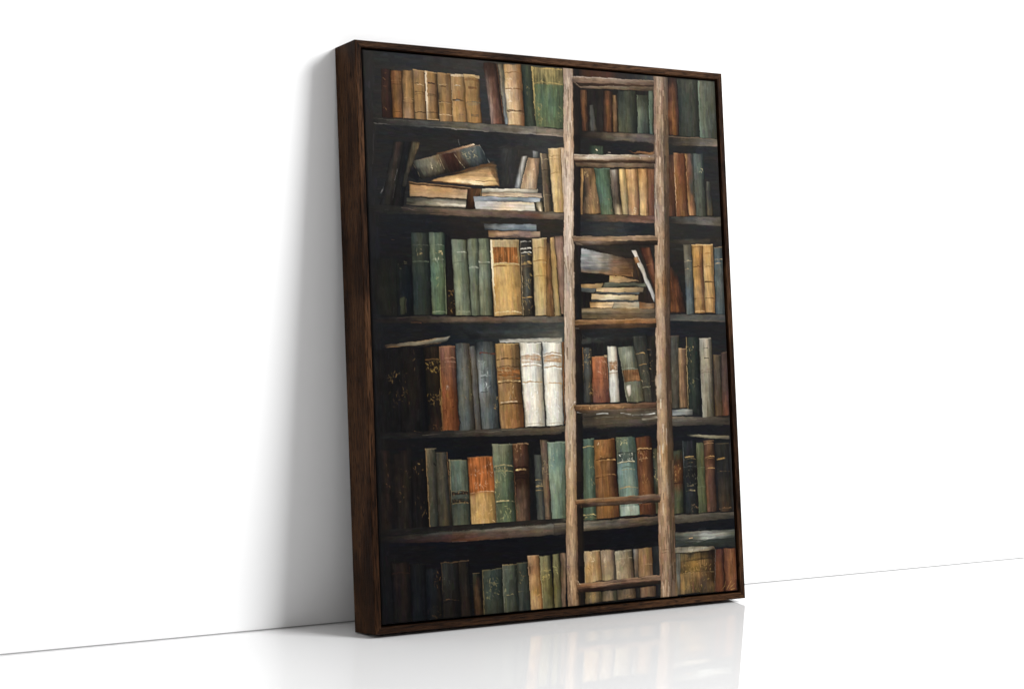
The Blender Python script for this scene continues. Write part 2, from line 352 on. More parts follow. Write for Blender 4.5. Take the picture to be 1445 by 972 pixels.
('q',[178.5,204.8,206,206.1,190.8,238.7,173.1,238],'4a3020 5c3c24 7a5632/3a2418 5a3a22 4a3020/2a1a12 3a2416 281a14/241812 2c1c14 241812','v',{'s':1.5}),
('l',[204,207,202.5,217.6],1.4,'a8803c',0.7),
('q',[206,205.2,310.7,202.1,308.3,209,204.2,212.5],'c0b49c d4ccbc c0b8a8 a8a094/8a8068 b8a888 b0a898 7a7468','h',{'ed':0.3}),
('q',[204.3,212.1,316.6,208.7,317.8,216,204,217.6],'8a6a48 c8a880 d0b890 a89074/c0a074 dcc49c d8c09c c8b08c','h',{'ed':0.3}),
('l',[208.7,211.5,261.4,208.6,304.7,209.2],0.93,'5a4028',0.8),
('q',[187.7,218.6,314.6,216.8,313.3,223.5,189.8,226.5],'8a94a4 aab4c2 8a94a2 98a4b4/a0aab6 6a7484 5a6676 b0bac4','h',{'ed':0.3}),
('q',[189.8,226.1,301.9,224.3,304.3,238.4,191.2,239.5],'b0b0b4 c8c4c0 dccab0 d8c4a4 c0ae90/c8c4c8 d0c4bc e0ccac d0c0a8 d8d0bc/a8a8ac c0b0a8 d0bc9c d0c4b0 c8c0b0','h',{'ed':0.3,'n':0.12}),
('q',[303,223.9,320.1,222,320.3,238.8,307.9,238.3],'3a3428 8a8068 2c2822/5a5240 b0a48c 3a3428/3a3428 c8bca4 2a2622','v',{'s':1.5}),
('l',[283.3,229.7,283.4,237.4],1.17,'b88840',0.7),
('q',[280.8,150.8,293.2,149.8,276.9,203.4,264.7,202.5],'5a5a5c a8a8aa 7a7876/4c4c50 8e8e92 606062/50525a 9a9a9e 5a5a5a','v',{'n':0.2}),
('q',[294.1,152.4,317.2,151.9,308.1,203.5,276.3,203.8],'8a6a50 a8865f 8a6a4a/9a7a58 b8946c 8a6a48/a88460 c8a880 9a7a58/a8906c d0b48c a0825c','v',{'n':0.14,'sp':[('e0ccaa',12,0.2,0.4,0.8,1)],'L':'d0b48c'}),
('q',[303.3,140.3,314.6,141,313.6,152.3,302.3,152],'8e9090 6c6e6e/7a7c78 5c5a56','v',{'s':2}),
('q',[317.6,143.9,334.2,143.1,335.8,239.2,321.3,239.6],'7a6a4c 6a5a42 4a3e30/6a5a44 564836 3e3428/7a6a50 5c4e3a 443a2c','v',{'b':[(0.1,0.012,'b09c70',0.6),(0.27,0.015,'3a3024',0.6),(0.68,0.015,'8a7a58',0.5)],'L':'d8c090','Lw':1.6}),
('q',[332.7,135.1,359.5,132.4,359.5,238.6,339.6,239.2],'c8a468 d0ae78 b08c58/d0ae70 bc9858 a07c48/e0c080 c8a868 a88650/d8b878 c0a060 a88650/d0b070 b89858 9a7c4c','v',{'n':0.12,'b':[(0.1,0.012,'8a6a3a',0.7),(0.14,0.008,'a07c44',0.6),(0.33,0.014,'8a6a38',0.75)],'T':'f0d8a0','sp':[('e8cc90',14,0.1,0.3,0.5,0.95)]}),
('q',[358.9,132.4,366.3,132.1,361.1,237.7,358.5,237.7],'c8b090 b89a78/b8946c a8845c','v',{'ed':0.5}),
('q',[-1.9,238.4,341.5,238.5,340.9,250.7,-2.3,251],'26272b 302f2f 4a423c 5e544c 625850 5c5148 5e5148 62584e/25262a 2c2b2b 443a34 64564c 6e5c50 64544a 704c3c 665a50/242529 282828 38322e 544840 5a4e46 54483f 5a463a 584c42','h',{'s':1.5,'bk':1,'ed':0.4}),
('q',[318.8,240.3,359.4,239.9,358.9,249.9,318.4,249.8],'766a62 7a6e66 6a5c54/6a5c54 665850 54483f','h',{'ed':0.4,'bk':1}),
('l',[58.2,240.3,86.3,244.5,129.2,245.6],0.93,'7a6a5a',0.5),
('l',[109.9,248.3,202.1,249.3],0.93,'7a5a48',0.5),
('q',[394.4,161.8,547.5,155.8,542.9,238.2,390.4,240.7],'201e1e 2a2624 2a2624','v',{'bk':0,'ed':0,'s':3}),
('q',[394.7,113.5,550.4,114.2,549.1,136.8,393.3,142.1],'28282b 242427 28282b 332c2a','h',{'bk':0,'ed':0,'s':4}),
('q',[416.2,126,443.5,124.2,442.7,139.7,415.4,141.5],'2a463e 325048/2e4c43 385a50','v',{'n':0.2}),
('l',[429.1,131.1,430.7,131.9],2.1,'d0c09c',0.9),
('q',[485.1,131,523.8,129.5,549.5,130.5,549.1,136.8],'5a3e2c 8a5a38 7a4a30 5c3426/6a4a34 a06a40 8a5634 6a3a28','h',{'s':3,'n':0.2}),
('l',[452.1,135.3,457.6,135],1.4,'c8b8a0',0.6),
('q',[395.3,164.8,402.8,164.5,396.3,239.8,391.5,240],'8a6234 c09050/7a5630 a87c44','v',{'n':0.2}),
('q',[401.7,164.5,423.2,162.7,433.8,237.8,396.3,239.8],'6a5034 7a6040 6a4c30/4a3c30 6a5034 8a6a44/42362c 6a5038 8a6a44/5a4634 8a6c46 7a5c3a','v',{'n':0.25,'sp':[('c09c60',18,0.05,0.02,0.5,0.3),('b8945c',14,0.3,0.6,0.9,0.95)]}),
('q',[422.1,162.8,453.5,161.4,458,238.8,433.2,238.9],'34564a 3a6454 345648/3a6052 426c5a 3a5c4e/426454 487060 3f6252/3c5e50 4a6c5a 4a6450','v',{'n':0.14,'sp':[('8a6a4a',6,0.5,0.6,0.95,0.95)],'T':'50766a'}),
('q',[453.4,163.1,471.4,162.3,477.1,238.2,460.2,238.3],'6a6058 968e84 5a4a3e/5c524a 6a5c52 40362e/504840 4a4038 362c26/6a6050 b09c78 7a6648','v',{'n':0.2,'L':'8a8278'}),
('q',[471.9,161.9,487.3,160.7,490.8,237.6,476.6,238],'c0a464 c8a86a a08048/c8aa70 b89a60 8a7650/a89460 94845c 706648/a8986c 9a8c64 7a6a4c','v',{'n':0.14}),
('q',[486.8,161,511.6,159.7,511.7,238.5,489.7,238.1],'c08c5c c89468 9a6840/b88450 c08c5c 86552f/b07a4a b8845a 8a5c3c/c09468 b88a5c 8a5c3c','v',{'n':0.14,'sp':[('f0dcb8',14,0.3,0.82,0.7,0.97)]}),
('q',[511.6,159.7,532.8,158.7,530,238.2,512.3,238.5],'a86a3c c08450 9a5c38/c08c50 c88c54 945832/d0a464 c09454 8a5a38/c8a468 b89054 8a5c38','v',{'n':0.15,'b':[(0.96,0.02,'e0c48c',0.6)]}),
('q',[531.7,158.8,547.9,158,543.4,238.2,528.9,238.2],'8a5034 7a4630/7a4830 6a3c2a','v',{'n':0.15}),
('q',[391,239.8,543.5,237.7,542.8,250.3,390.4,251.6],'36302c 524740 65503f 6f4c3b 6c4e40/332d29 4a403a 5c4a3e 7a5a48 644c40','h',{'bk':1,'ed':0.4,'s':1.5}),
('q',[387.7,252.7,542.7,250.5,541.5,271.8,386.5,275.6],'2c2d30 343940 343a42 2c2d31 2a2b2e','h',{'bk':0,'ed':0,'s':4}),
('q',[575.5,133.3,590.6,132.5,587.4,237.5,571.5,238],'42302a 5a3c2e/4a3024 5c3a2a/5a3c2a 4a3026','v',{'n':0.2}),
('q',[587.9,129.9,613.1,129.2,616,236.7,588,236.6],'9a6a48 6a3e2c 5a3426/8e5c3c 703f2a 5a3626/84502f 7a462c 5a3424/7a4a34 84502f 5c3a2a','v',{'n':0.18,'L':'d0a478','T':'c08458'}),
('q',[612.5,129.2,630.7,127.8,631.6,235.3,615.2,235.1],'a06c44 5a4840 3c4440/8a5a3a 6a4c3c 3a4644/7a4c34 44484a 3a4644/a86e44 7a5438 4a3c34/b88054 9a6a44 5a4434','v',{'n':0.2,'L':'c08a58'}),
('q',[629.8,128.3,652.5,126.8,653.3,235.5,631,235.8],'566260 4a5250 3a4442/4c5e5e 425250 384442/4a5c5c 405050 36423f/465654 3e4a4a 343e3c','v',{'n':0.12,'sp':[('b8ac7c',10,0.3,0.22,0.85,0.32)],'L':'70787a'}),
('q',[656,174.8,664.2,174.9,668.2,233.9,655.4,233.9],'5a5a54 45433f/4c4a46 3a3836/5c5448 403a34','v',{'n':0.2,'s':1.2}),
('q',[568.7,237.9,685.1,235.7,684.7,250.9,568,249.6],'302d2b 464240 565459 5e5e64 545050/2c2a29 403c3a 504e50 5a585a 4e4a48','h',{'bk':1,'ed':0.4,'s':1.5}),
('q',[205.3,261.2,304.6,259.7,305.3,269.9,206,271.3],'3c4650 5a6674 6a7684 606c78 6a7480/4a5460 6a7684 8a929c 66727e 74808c/34404a 566270 5c6874 54606c 4a5460','h',{'ed':0.3,'n':0.16}),
('q',[212.2,272.4,311.7,270.6,311.3,280.3,213.3,281.6],'6a4e38 94704c a88460 7e6458 a8886a/8a6848 b8906a 98785c 8a7060 a88a6c/7a5c44 8a6a50 7a604e 8a6c54 6a5444','h',{'ed':0.3}),
('l',[260.5,277.5,267.5,278.6],2.1,'504a50',0.6),
('l',[212.3,281.2,257.2,282.2,295.3,281.3],0.93,'b0886a',0.6),
('q',[1.3,319.9,49.7,321.1,48.7,406.5,2.6,406.5],'1d1e22 20221f 1d201e/1d1e21 222620 1f2320/1e1e20 24241e 22221e','v',{'s':5,'ed':0}),
('q',[44.7,330.3,71.5,329.9,72,406.9,44,406.9],'1b201f 182020 1a2226/1a2022 161e24 161e24/1c2024 181c22 181a1e','v',{'s':2.5,'n':0.25,'sp':[('706848',12,0.0,-0.1,0.7,0.08)]}),
('q',[49.3,379.7,59.5,379.2,58.5,404.9,49.2,405.3],'3c4638 36402f/333a30 303628','v',{'s':2}),
('l',[61.3,382.1,59.6,402.4],0.7,'5a5438',0.5),
('l',[38,290.7,42,291],1.17,'5a4030',0.6),
('q',[73.5,278.8,104.8,278,103.2,406.7,73,406.7],'3c4a44 3a463e 2e3830/32423c 2f3f38 28342f/2c3c38 2a3834 26322e/303e3a 2c3a38 2a302c','v',{'n':0.14,'b':[(0.155,0.008,'5a6c5c',0.5),(0.35,0.012,'58705c',0.6)],'sp':[('c8a860',9,0.25,0.2,0.6,0.27)]}),
('q',[105.1,278,133.6,277.7,131.4,405.8,105.6,405.6],'5c7264 4e6656 34463c/587058 486450 34503e/55785c 4c7254 385844/52705a 486a50 345040/4c6a50 44664c 304a3a','v',{'n':0.14,'b':[(0.15,0.008,'8a9a80',0.5),(0.31,0.012,'9aac90',0.5,0.1,0.9),(0.97,0.02,'a0b088',0.6)],'sp':[('d8b878',8,0.2,0.2,0.9,0.25),('f0e8c0',6,0.25,0.29,0.65,0.33),('b8b060',7,0.35,0.5,0.5,0.64)],'R':'6a7c58'}),
('q',[134.3,278.1,147.2,287.2,149.1,406.8,131.8,406.4],'1b1a1b 1c1a1a/1e1b1a 1f1b19/2c221a 2a1f18','v',{'s':2,'sp':[('b07434',16,0.2,0.72,0.9,1.0)]}),
('q',[144.7,287.8,172.2,287.6,175.6,406.8,148.1,407],'6c806e 687c66 4c5e50/647a68 647a64 4a5c50/5c7264 62785f 4c5e50/76886c 70826a 526250/7c8c70 6e7e66 52624f','v',{'n':0.14,'b':[(0.175,0.012,'b0bca8',0.7,0.3,1.0),(0.31,0.014,'465648',0.6),(0.96,0.02,'94a484',0.5)]}),
('q',[173.7,286.3,194.1,285,192.5,406.8,176.3,406.8],'66786a 62745f 46584c/647a6a 5c7260 465a4e/5e7464 566c5c 44564a/5c6e5e 526452 445246','v',{'n':0.14,'b':[(0.15,0.012,'90a090',0.6),(0.33,0.02,'a8b4a0',0.6),(0.36,0.01,'3a4a40',0.6)]}),
('q',[193.6,285.2,215.1,283.9,216.1,406.8,192,407],'5c7262 5c7060 3c4c42/66786a 62745f 42544a/788a7c 66786c 42544a/667a6c 5a6e62 3c4c44/62745f 56685a 404c44','v',{'n':0.14,'b':[(0.34,0.02,'c0c8b8',0.6),(0.37,0.012,'3a4a40',0.6),(0.16,0.02,'4a5c50',0.5)]}),
('q',[215.8,286.2,270.2,285.3,270.7,405.5,218.6,407],'c8ac74 bc9c60 b08c50/c8a868 b8944c a88040/c4a060 c09850 a88040/b88c48 c49a50 a87e3c/bc9450 c49c54 a87e40/c09858 c49c58 a47c44','v',{'n':0.12,'pt':[(0.09,0.095,0.93,0.3,'8c4522',0.95)],'b':[(0.32,0.02,'d8bc80',0.7),(0.355,0.014,'7a4420',0.8),(0.97,0.012,'e0c890',0.8)],'L':'f4e8c8','Lw':2.2,'R':'c89c60','T':'d8bc80','sp':[('c08850',24,0.12,0.12,0.9,0.29),('d0a868',40,0.1,0.4,0.9,0.95)]}),
('q',[272.2,285.3,294.7,283.7,292.5,406.7,271.7,406.7],'3c3430 38332f 2c2622/44382c 46423a 30281f/3a342c 4c4c48 34281e/4a3e2c 403a30 2c241c','v',{'n':0.25,'b':[(0.03,0.015,'b8b4ac',0.7),(0.115,0.015,'d8d0c4',0.85),(0.165,0.015,'c8c4b8',0.85),(0.2,0.02,'c0a060',0.7),(0.3,0.03,'c09850',0.8),(0.35,0.01,'6a5030',0.6),(0.755,0.012,'c08c48',0.85)],'sp':[('c8a454',22,0.05,0.42,0.9,0.62),('b8944c',14,0.1,0.78,0.9,0.97)],'L':'c8b080'}),
('q',[295.3,282.4,324.1,280.6,324.5,405.8,295.8,406.7],'b89c68 c0a46c 8e6a3c/c4a86c b89a5c 946c3c/c0a468 b89858 946a3c/b89c60 b89858 906a3c/b8a068 b09858 8a6840/b4a070 a89460 86663f','v',{'n':0.12,'b':[(0.135,0.012,'8a6430',0.75),(0.3,0.014,'8a6030',0.8),(0.325,0.008,'d8c088',0.6),(0.5,0.012,'8a6430',0.6)],'T':'d8c090','B':'c8a468'}),
('q',[323.6,281.5,334.3,283.8,330.9,406.7,324.3,406.3],'4a3020 30221a/6a4628 4a3020/7a5230 5c3c22','v',{'n':0.25}),
('q',[322.9,288.7,330.6,289,332.1,407.4,317.2,407.4],'5a3c24 6a4a2c/7a562e 6a4a2c/8a6434 7a5630','v',{'n':0.2}),
('q',[330,280.8,338.4,278.9,347.2,407.4,332.6,407.9],'c89850 a88450/b48c4c a08048/a08850 8a7848/9a8454 7a6c48','v',{'n':0.14,'L':'d0a058'}),
('q',[337.4,278.1,358.3,276.3,352,403.1,345.8,403.8],'8a6a54 8a6c5a 7a5e4c/7a5c4a 8a6c5c 7a6252/6a5440 7a6450 6a5644','v',{'n':0.14}),
('l',[340.6,308.2,340.4,334,342.2,370.5,346.8,404.8],1.63,'221a14',0.9),
('l',[337.7,282.4,338.1,306.1,340.2,327.6],0.56,'c89850',0.7),
('q',[-2,409.6,340.2,408,339.7,418.2,-2.4,419],'222224 302c2a 4a403a 5a4f48 5e5048 605650 645c56/211f20 2e2826 483c34 64564c 604c40 625852 625a54/201f20 282423 3c322c 4a403a 4a3f38 524a44 56504a','h',{'s':1.5,'bk':1,'ed':0.4}),
('q',[317.1,409.6,351.8,409.1,351.4,416.9,316.7,417.7],'64605c 605852 524a44','h',{'bk':1,'ed':0.4}),
('l',[34.6,410.2,86,408.9,138.4,408.5],0.7,'6a5a4c',0.6),
('l',[66.9,418.3,85.6,419.5],0.93,'7a4c2c',0.6),
('q',[386.6,288.8,542.7,285.4,535.5,413.5,380.3,413.4],'2a2826 2c2825 2e2926/241f1d 2e2824 342c26/2a2520 302a26 3a302a','v',{'bk':0,'ed':0,'s':3}),
('q',[388.4,296,434.3,303.3,493.5,313.1,492,341.2],'9a9a9c 7a7876 5a5048 4a3c34/8a8a8c 7a7878 6a5444 5c4838/6a5a50 7a6450 7a5c44 6a5038','h',{'s':2}),
('q',[388.3,296.4,494.2,311.5,492.5,341.6,386.9,336],'b4b4b8 a4a4a8 7e7c7c 5c5048 4a3c34 44362e/8e9094 8a8c90 7a7878 6a5444 604a38 4c3a2e/807e80 7c7c7e 7a7674 745a44 6a5038 5a4430/6e5a4a 7a6450 846a4e 80603f 74563a 6a4c32','h',{'n':0.2,'s':1.5}),
('q',[388.7,289.4,542.4,291,493.6,311.9,429,302.1],'302c29 3a3330 2e2926/2c2826 36302c 2a2624','h',{'s':3,'ed':0}),
('q',[386.4,335.1,444.8,339.6,444.1,354,385.9,354.6],'201d1b 1c1a19','h',{'s':1.2,'ed':0}),
('q',[493.6,311.9,507.4,311.7,513.3,353.8,505.3,349.4],'4a3828 302824/382c22 2a2420','v',{'s':2}),
('l',[490.2,334.1,492,340.7],1.17,'a87c48',0.6),
('q',[444.3,340,470.2,341,505.9,349,443.6,352.3],'a88a5c 9a7c54/b89a6c 8a7050','h',{'ed':0.4}),
('q',[435,351.5,519,351.9,518.7,357.2,431.4,359.4],'5c6860 55605a 4a544c 5e6a60/4a5650 3e4844 343c38 5a645c','h',{'ed':0.4}),
('l',[463.8,358.2,496.6,357.9],2.1,'28241f',0.85),
('q',[386.5,354.6,432.8,353.3,426.5,361.6,386.7,360.7],'907044 b49460 8a7650/8a6c44 9a7c4c 7c6a48','h',{'ed':0.4}),
('q',[387.7,360.2,417.4,361.3,412.8,368.3,387.4,368],'4a5660 55626c/3c464e 44505a','h',{'ed':0.4}),
('q',[418,360.4,513.6,358.6,510.4,367.1,416.1,366.9],'a89064 c4ac7c b8a074 7c6e56/c0a878 ccb484 a48e68 6c604e','h',{'ed':0.4}),
('q',[415,366.9,504.9,367.1,504.7,370.2,414.8,370],'3c4854 4c5864 44505c','h',{'ed':0.3}),
('q',[406.8,370.9,501.9,372,501.4,380.4,406.3,380.3],'c0a87c d4c098 d0bc94 b09a74/b8a074 d8c8a0 ccb88c a8926c','h',{'ed':0.4,'n':0.14}),
('q',[405.8,380,501.4,380.8,501.2,383.3,405.6,383.5],'34404c 46525e 3c4854','h',{'ed':0.3}),
('q',[386.8,368.5,407.4,369.6,404.7,391.3,386.1,391.8],'201c1a 1f1b19','v',{'s':1.2,'ed':0}),
('q',[402.9,384,452.2,384.2,446.3,393.6,403.5,393.1],'8a683c c8a46c d8bc8c/b48c58 d4b484 c8a878','h',{'ed':0.5}),
('q',[451.6,384.2,504,383,503.4,394.3,447.3,394],'9a8f7a b0a084 9a9484/8a8878 a89878 8a8474','h',{'ed':0.5}),
('l',[481,392.8,501.3,392.8],0.93,'c89a58',0.7),
('q',[503.7,369.3,532.3,370.9,531.5,385.1,502.9,383],'302620 3a2c24/2a221e 3a2a20','v',{'s':2,'ed':0}),
('q',[502.9,383,534.3,385.5,533.8,394,502.8,394.5],'7a4e2c a87c4c 8a6038/8a5c34 9a7044 7c5632','h',{'ed':0.4}),
('q',[386,394,534.9,394.4,534.4,403.5,385.6,403.1],'7a6a4e 8a7a5c 80704f 6a5a42/8e7e5e 84745a 7a6a50 6a583e/5c5040 64584a 5e5040 4a3e30','h',{'ed':0.4}),
('q',[385.6,402.6,534.4,402.9,533.9,411.7,385.2,411.3],'4a4234 5a5044 6a5a44 54483a/5c5040 665840 5e4c38 5c4830','h',{'ed':0.4}),
('q',[508.4,292.1,531.2,290.8,538.4,331.2,536.6,364.6],'5a3024 70402c 5c3022/6a3826 7a4630 5c3022/5a3020 6a3a26 4a281c','v',{'n':0.16}),
('l',[520.6,321.5,530.5,319.1],0.7,'c07840',0.7),
('l',[514.6,310.5,528.1,307.3],0.58,'4a2418',0.7),
('q',[491.7,296.9,500.5,296.3,536.2,370.2,533.8,383.8],'c8c4c0 b8b4b0/b0a89e a8a29a/c4c0bc a09c98/b8b4b2 989492','v',{'n':0.1,'L':'d8d6d2'}),
('q',[493.8,309.3,504.3,307.8,507.7,316.6,498.7,319.8],'8a6844 a08060/7a5638 8a6c50','v',{'s':1.2}),
('q',[571.2,276.9,659,273.5,658.5,282.1,570.8,285],'302f30 3f3b39 3c3836','h',{'s':2.5,'ed':0}),
('q',[569.6,320.7,590.1,341.7,600.9,400.5,565.8,400.6],'3c2a22 2e2623 242427/5a3420 50301f 2a2422/6a3a20 5a3420 3a281f/7a3c1e 5c3620 34261f','v',{'n':0.35,'s':1.5}),
('l',[570.9,346.4,589.1,399],0.93,'201c1c',0.6),
('q',[600,284.8,618.6,283.9,617.9,402.7,601.6,403.9],'70685a 5c564a 46443f/6a6658 545650 44484a/566066 50585c 424a4e/566468 505c60 444c50','v',{'n':0.12,'b':[(0.225,0.014,'c8b080',0.75),(0.335,0.014,'b89c68',0.7)],'L':'7a7a70'}),
('q',[618.6,284.4,642.2,283.9,641.6,400.7,618.5,401.6],'b07c40 b8864e 7e502c/b07c40 9a6434 6a4026/ac7840 a06c38 6c4228/b48048 a87440 8a5a34/c08c54 b07c48 8a5a34','v',{'n':0.15,'b':[(0.05,0.012,'6a4020',0.6),(0.33,0.012,'5a3418',0.75),(0.79,0.014,'5a3418',0.75),(0.98,0.015,'e0b880',0.5)],'T':'e0b878'}),
('q',[641.6,283.9,664,282.9,662.7,400.4,641,400.4],'b88c4c c09454 a06e3c/b88c50 b8904c 946c3c/c09c5c b48a48 8a6438/b08a50 b48a4c 966a3a/b08448 b48a50 966a3a','v',{'n':0.15,'b':[(0.14,0.012,'8a5428',0.7),(0.33,0.012,'6a4420',0.7),(0.545,0.016,'4a3018',0.85),(0.79,0.014,'5a3a1c',0.8)],'T':'e0bc80','R':'c89858'}),
('q',[665.7,288.8,684.2,287.5,684.5,402.6,664,402.9],'4e5e6a 485662 3e4a52/4a5a66 46545e 3c464e/4c5a64 46525a 3e484e','v',{'n':0.12,'b':[(0.2,0.014,'b8a070',0.75),(0.265,0.018,'c0a474',0.75),(0.36,0.014,'b89458',0.75,0.3,1.0)],'T':'a8885c'}),
('q',[564.5,403.9,685.6,403.3,685.4,416.3,563.9,414.9],'4a4644 524e4c 504e4f 4a4848/4c4a48 565250 525052 4c4a4a','h',{'bk':1,'ed':0.4,'s':1.3}),
('q',[563.9,414.9,685.4,416.3,685.3,427.2,563.2,426.9],'25252a 26272b','h',{'bk':0,'ed':0,'s':2}),
('q',[225.3,444.2,345.5,442,345.1,449.2,227.5,449.3],'5a5a58 a8a49c b8b4a8 b0ac9e/d8d4cc c8c4b8 b8b0a0 c0b8a8','h',{'s':2,'ed':0.2}),
('q',[158.4,431.8,346.2,426.1,345.5,441.1,172.5,442.2],'20242a 343e46 3e464a 454a4c/1f2024 2c3034 3c4040 605e5a','h',{'s':7,'ed':0,'bk':0}),
('q',[20.3,453,134.9,439.6,128.8,448.2,21.5,456.7],'2a2420 5a4e40 7a7060 948c7a 8a8474/302820 50463a 6a6254 7a7262 4a443c','h',{'s':1.3,'ed':0.3,'T':'8a6a44'}),
('l',[23,455.5,62.4,453.8,90.6,453,119.2,449.1],0.7,'a87840',0.6),
('l',[124.2,443.2,135.4,439.6],0.93,'9a907c',0.7),
('q',[4.5,458.3,47.2,456.7,43.3,585.5,2.1,584.1],'1c1b1d 1c1a1b 1a1a1c/1e1b1b 1c1918 1b1919/1b1a1b 1a1918 191819','v',{'s':3,'n':0.3,'ed':0,'sp':[('8a6a34',30,0.5,0.28,0.98,0.4),('5a4424',22,0.5,0.5,0.98,0.7)]}),
('q',[47.2,456.7,88.6,455.6,91.1,587.1,43.3,585.5],'1c1a1a 1e1c1c 17181c/1c1a18 1f1b19 16171b/1c1a1a 1a191a 15171c','v',{'s':2,'n':0.3,'sp':[('705428',24,0.02,0.3,0.35,0.72),('7a6038',8,0.55,0.05,0.6,0.3)]}),
('q',[88.6,456,117.1,454.8,116.6,587.4,91.8,586.7],'241c16 2c2218 30241a/1e1a16 2e2418 281e16/1c1815 241c16 2a2018/221a15 2e2016 3a281a','v',{'n':0.35,'b':[(0.14,0.012,'8a6030',0.6)],'sp':[('b48c38',40,0.1,0.15,0.98,0.28),('a87c34',26,0.05,0.53,0.98,0.66),('8a5a2c',14,0.2,0.88,0.98,1.0)]}),
('q',[115.6,455.2,144.4,454.2,146.2,587.3,115.9,587.1],'94503a 9a563e 7a4030/904c34 94503a 74402c/8e4830 8e4a34 6a3a2a/8a4026 8a4228 6a321f/843c22 7a3820 6a301c/8a4224 863e22 70341e','v',{'n':0.16,'b':[(0.16,0.012,'b07860',0.6,0.3,1.0),(0.205,0.014,'b8806a',0.6,0.3,1.0),(0.26,0.012,'a86048',0.6)],'sp':[('5a2416',18,0.2,0.7,0.9,0.95),('a89a90',6,0.35,0.45,0.55,0.52)],'L':'c08a44','R':'5c2a1c','T':'b07050'}),
('l',[113.2,519.6,116,584.9],0.79,'b88844',0.7),
('l',[125.7,579.1,124.5,586.2],0.7,'c89058',0.6),
('q',[145.1,450.3,171.5,449.5,175.2,587.3,146.7,587.4],'4c5054 4c4a46 463c32/4a545a 54585a 4a4034/4c5860 565c5e 4c4436/465258 545a5a 4c4234/48565e 525a5c 443a30/44525a 4a5458 403830','v',{'n':0.16,'sp':[('8a7448',14,0.3,0.1,0.9,0.45),('7a6844',10,0.2,0.6,0.9,0.8)],'T':'7a6c50','L':'2c2624'}),
('q',[170.3,455.1,182.3,453.9,187.7,586.7,176.4,587.3],'646668 50504e/5a5a5c 4a4644/56565a 44403e/504e50 3e3a38','v',{'n':0.14,'L':'8a7250'}),
('q',[181.3,448.1,217,447.5,219.7,585.6,188.2,585.6],'343c44 3c464e 343c42/5a646c 50585c 40464a/74808a 5c686e 42484c/8090a0 566068 3e4448/5a646c 4c5258 40444a/54626c 485660 3e4244/505c64 465058 3c3e40','v',{'n':0.2,'b':[(0.13,0.014,'6a3028',0.85,0.15,1.0),(0.37,0.014,'98a4ac',0.6,0.1,0.7),(0.39,0.01,'30363a',0.6,0.1,0.6),(0.56,0.012,'343a40',0.7,0.1,0.5)],'sp':[('a8b4ba',26,0.1,0.2,0.6,0.5),('a88448',9,0.75,0.62,0.97,0.76)],'T':'5a646c'}),
('q',[217.6,450.9,262.2,450.6,266.8,584.9,222.6,586.6],'b48c4c a07c48 74583a/a8844c 9a7444 6a5030/b48a4c a07c4c 745630/a87e40 946c38 644826/a87c40 8a6434 5c4024/a87e44 92683a 5c4024/9a7240 8a6034 6a4428/a47a48 90663c 744a2c','v',{'n':0.14,'b':[(0.2,0.018,'35220f',0.85),(0.29,0.014,'4a2c14',0.8),(0.37,0.13,'8c4420',0.8),(0.355,0.03,'a85c30',0.5),(0.455,0.012,'e8c480',0.9),(0.475,0.012,'4a2c10',0.8),(0.7,0.012,'e0c8a0',0.75,0.05,0.8),(0.72,0.014,'35220f',0.85)],'sp':[('d8a474',10,0.2,0.3,0.8,0.36),('d0b080',12,0.4,0.5,0.75,0.68)],'T':'e0bc70','L':'7a5a34'}),
('q',[263.8,449.9,304.9,450.2,306.1,584,268.6,584.1],'c8c4b8 dcd8cc b8b0a0/d4d0c4 d8d4c8 b0a898/dcd8cc e0dcd0 b4ac9c/d8d4c8 dcd8cc a8a090/d8d4ca e0dcd2 b0a89a/d0ccc0 d8d4c8 b8b0a0/d4d0c4 d8d4c8 b0a898','v',{'n':0.07,'b':[(0.19,0.1,'a87450',0.72),(0.14,0.012,'f0ece0',0.7),(0.255,0.014,'ece6d8',0.8),(0.27,0.01,'b08a60',0.7),(0.455,0.014,'b88048',0.85),(0.475,0.01,'f0ece0',0.6),(0.975,0.01,'8a7a60',0.6)],'sp':[('f4f2ea',40,0.1,0.5,0.8,0.95),('d8c0a0',16,0.08,0.14,0.9,0.24)],'T':'f0ece0','L':'9a9080','R':'6a6050'}),
('q',[306.9,449.6,344.6,449,341.1,583,308.6,584.3],'d0ccc0 dcd8cc c8c0b0/d8d4c8 dcd8cc c0b8a8/dcd8cc e0dcd0 c0b8a8/d8d4ca dcd8cc b8b0a0/dcd8ce e0dcd2 c0b8a8/d4d0c4 dcd8cc c0b8a8/d0ccc0 d4d0c4 b8b0a0','v',{'n':0.07,'b':[(0.185,0.09,'a8744c',0.75),(0.125,0.014,'8a6a48',0.7),(0.14,0.012,'f0ece0',0.7),(0.275,0.014,'a86a38',0.85),(0.295,0.012,'f0ece0',0.6),(0.465,0.014,'c08448',0.85),(0.975,0.01,'8a7a60',0.6)],'sp':[('f4f2ea',40,0.1,0.5,0.8,0.95),('d8b898',14,0.08,0.14,0.9,0.24)],'T':'f0ece0','L':'4a4038'}),
('q',[344.8,449.5,350,448.3,344.5,580.8,342.7,581.2],'7a5434 5a3c28/6a4a34 4a3626','v',{'ed':0}),
('q',[8.9,585.8,338.4,585.9,337.8,597.5,8.5,595.7],'222021 282524 302c28 423d38 4a443f 4c4640 504a45/201f20 272423 302c29 3c3834 403b37 443f3a 46413c','h',{'s':1.6,'bk':1,'ed':0.4}),
('q',[315.5,584.8,345.8,584.7,345.4,594.4,315,594.7],'5c5248 645a4e 54493f/4c443c 544a42 443c34','h',{'bk':1,'ed':0.4}),
('l',[66.6,584.9,80.5,587],1.17,'9a6c3c',0.6),
('l',[80.3,591.8,151.7,589.4,224.9,590.2],0.82,'6a645a',0.5),
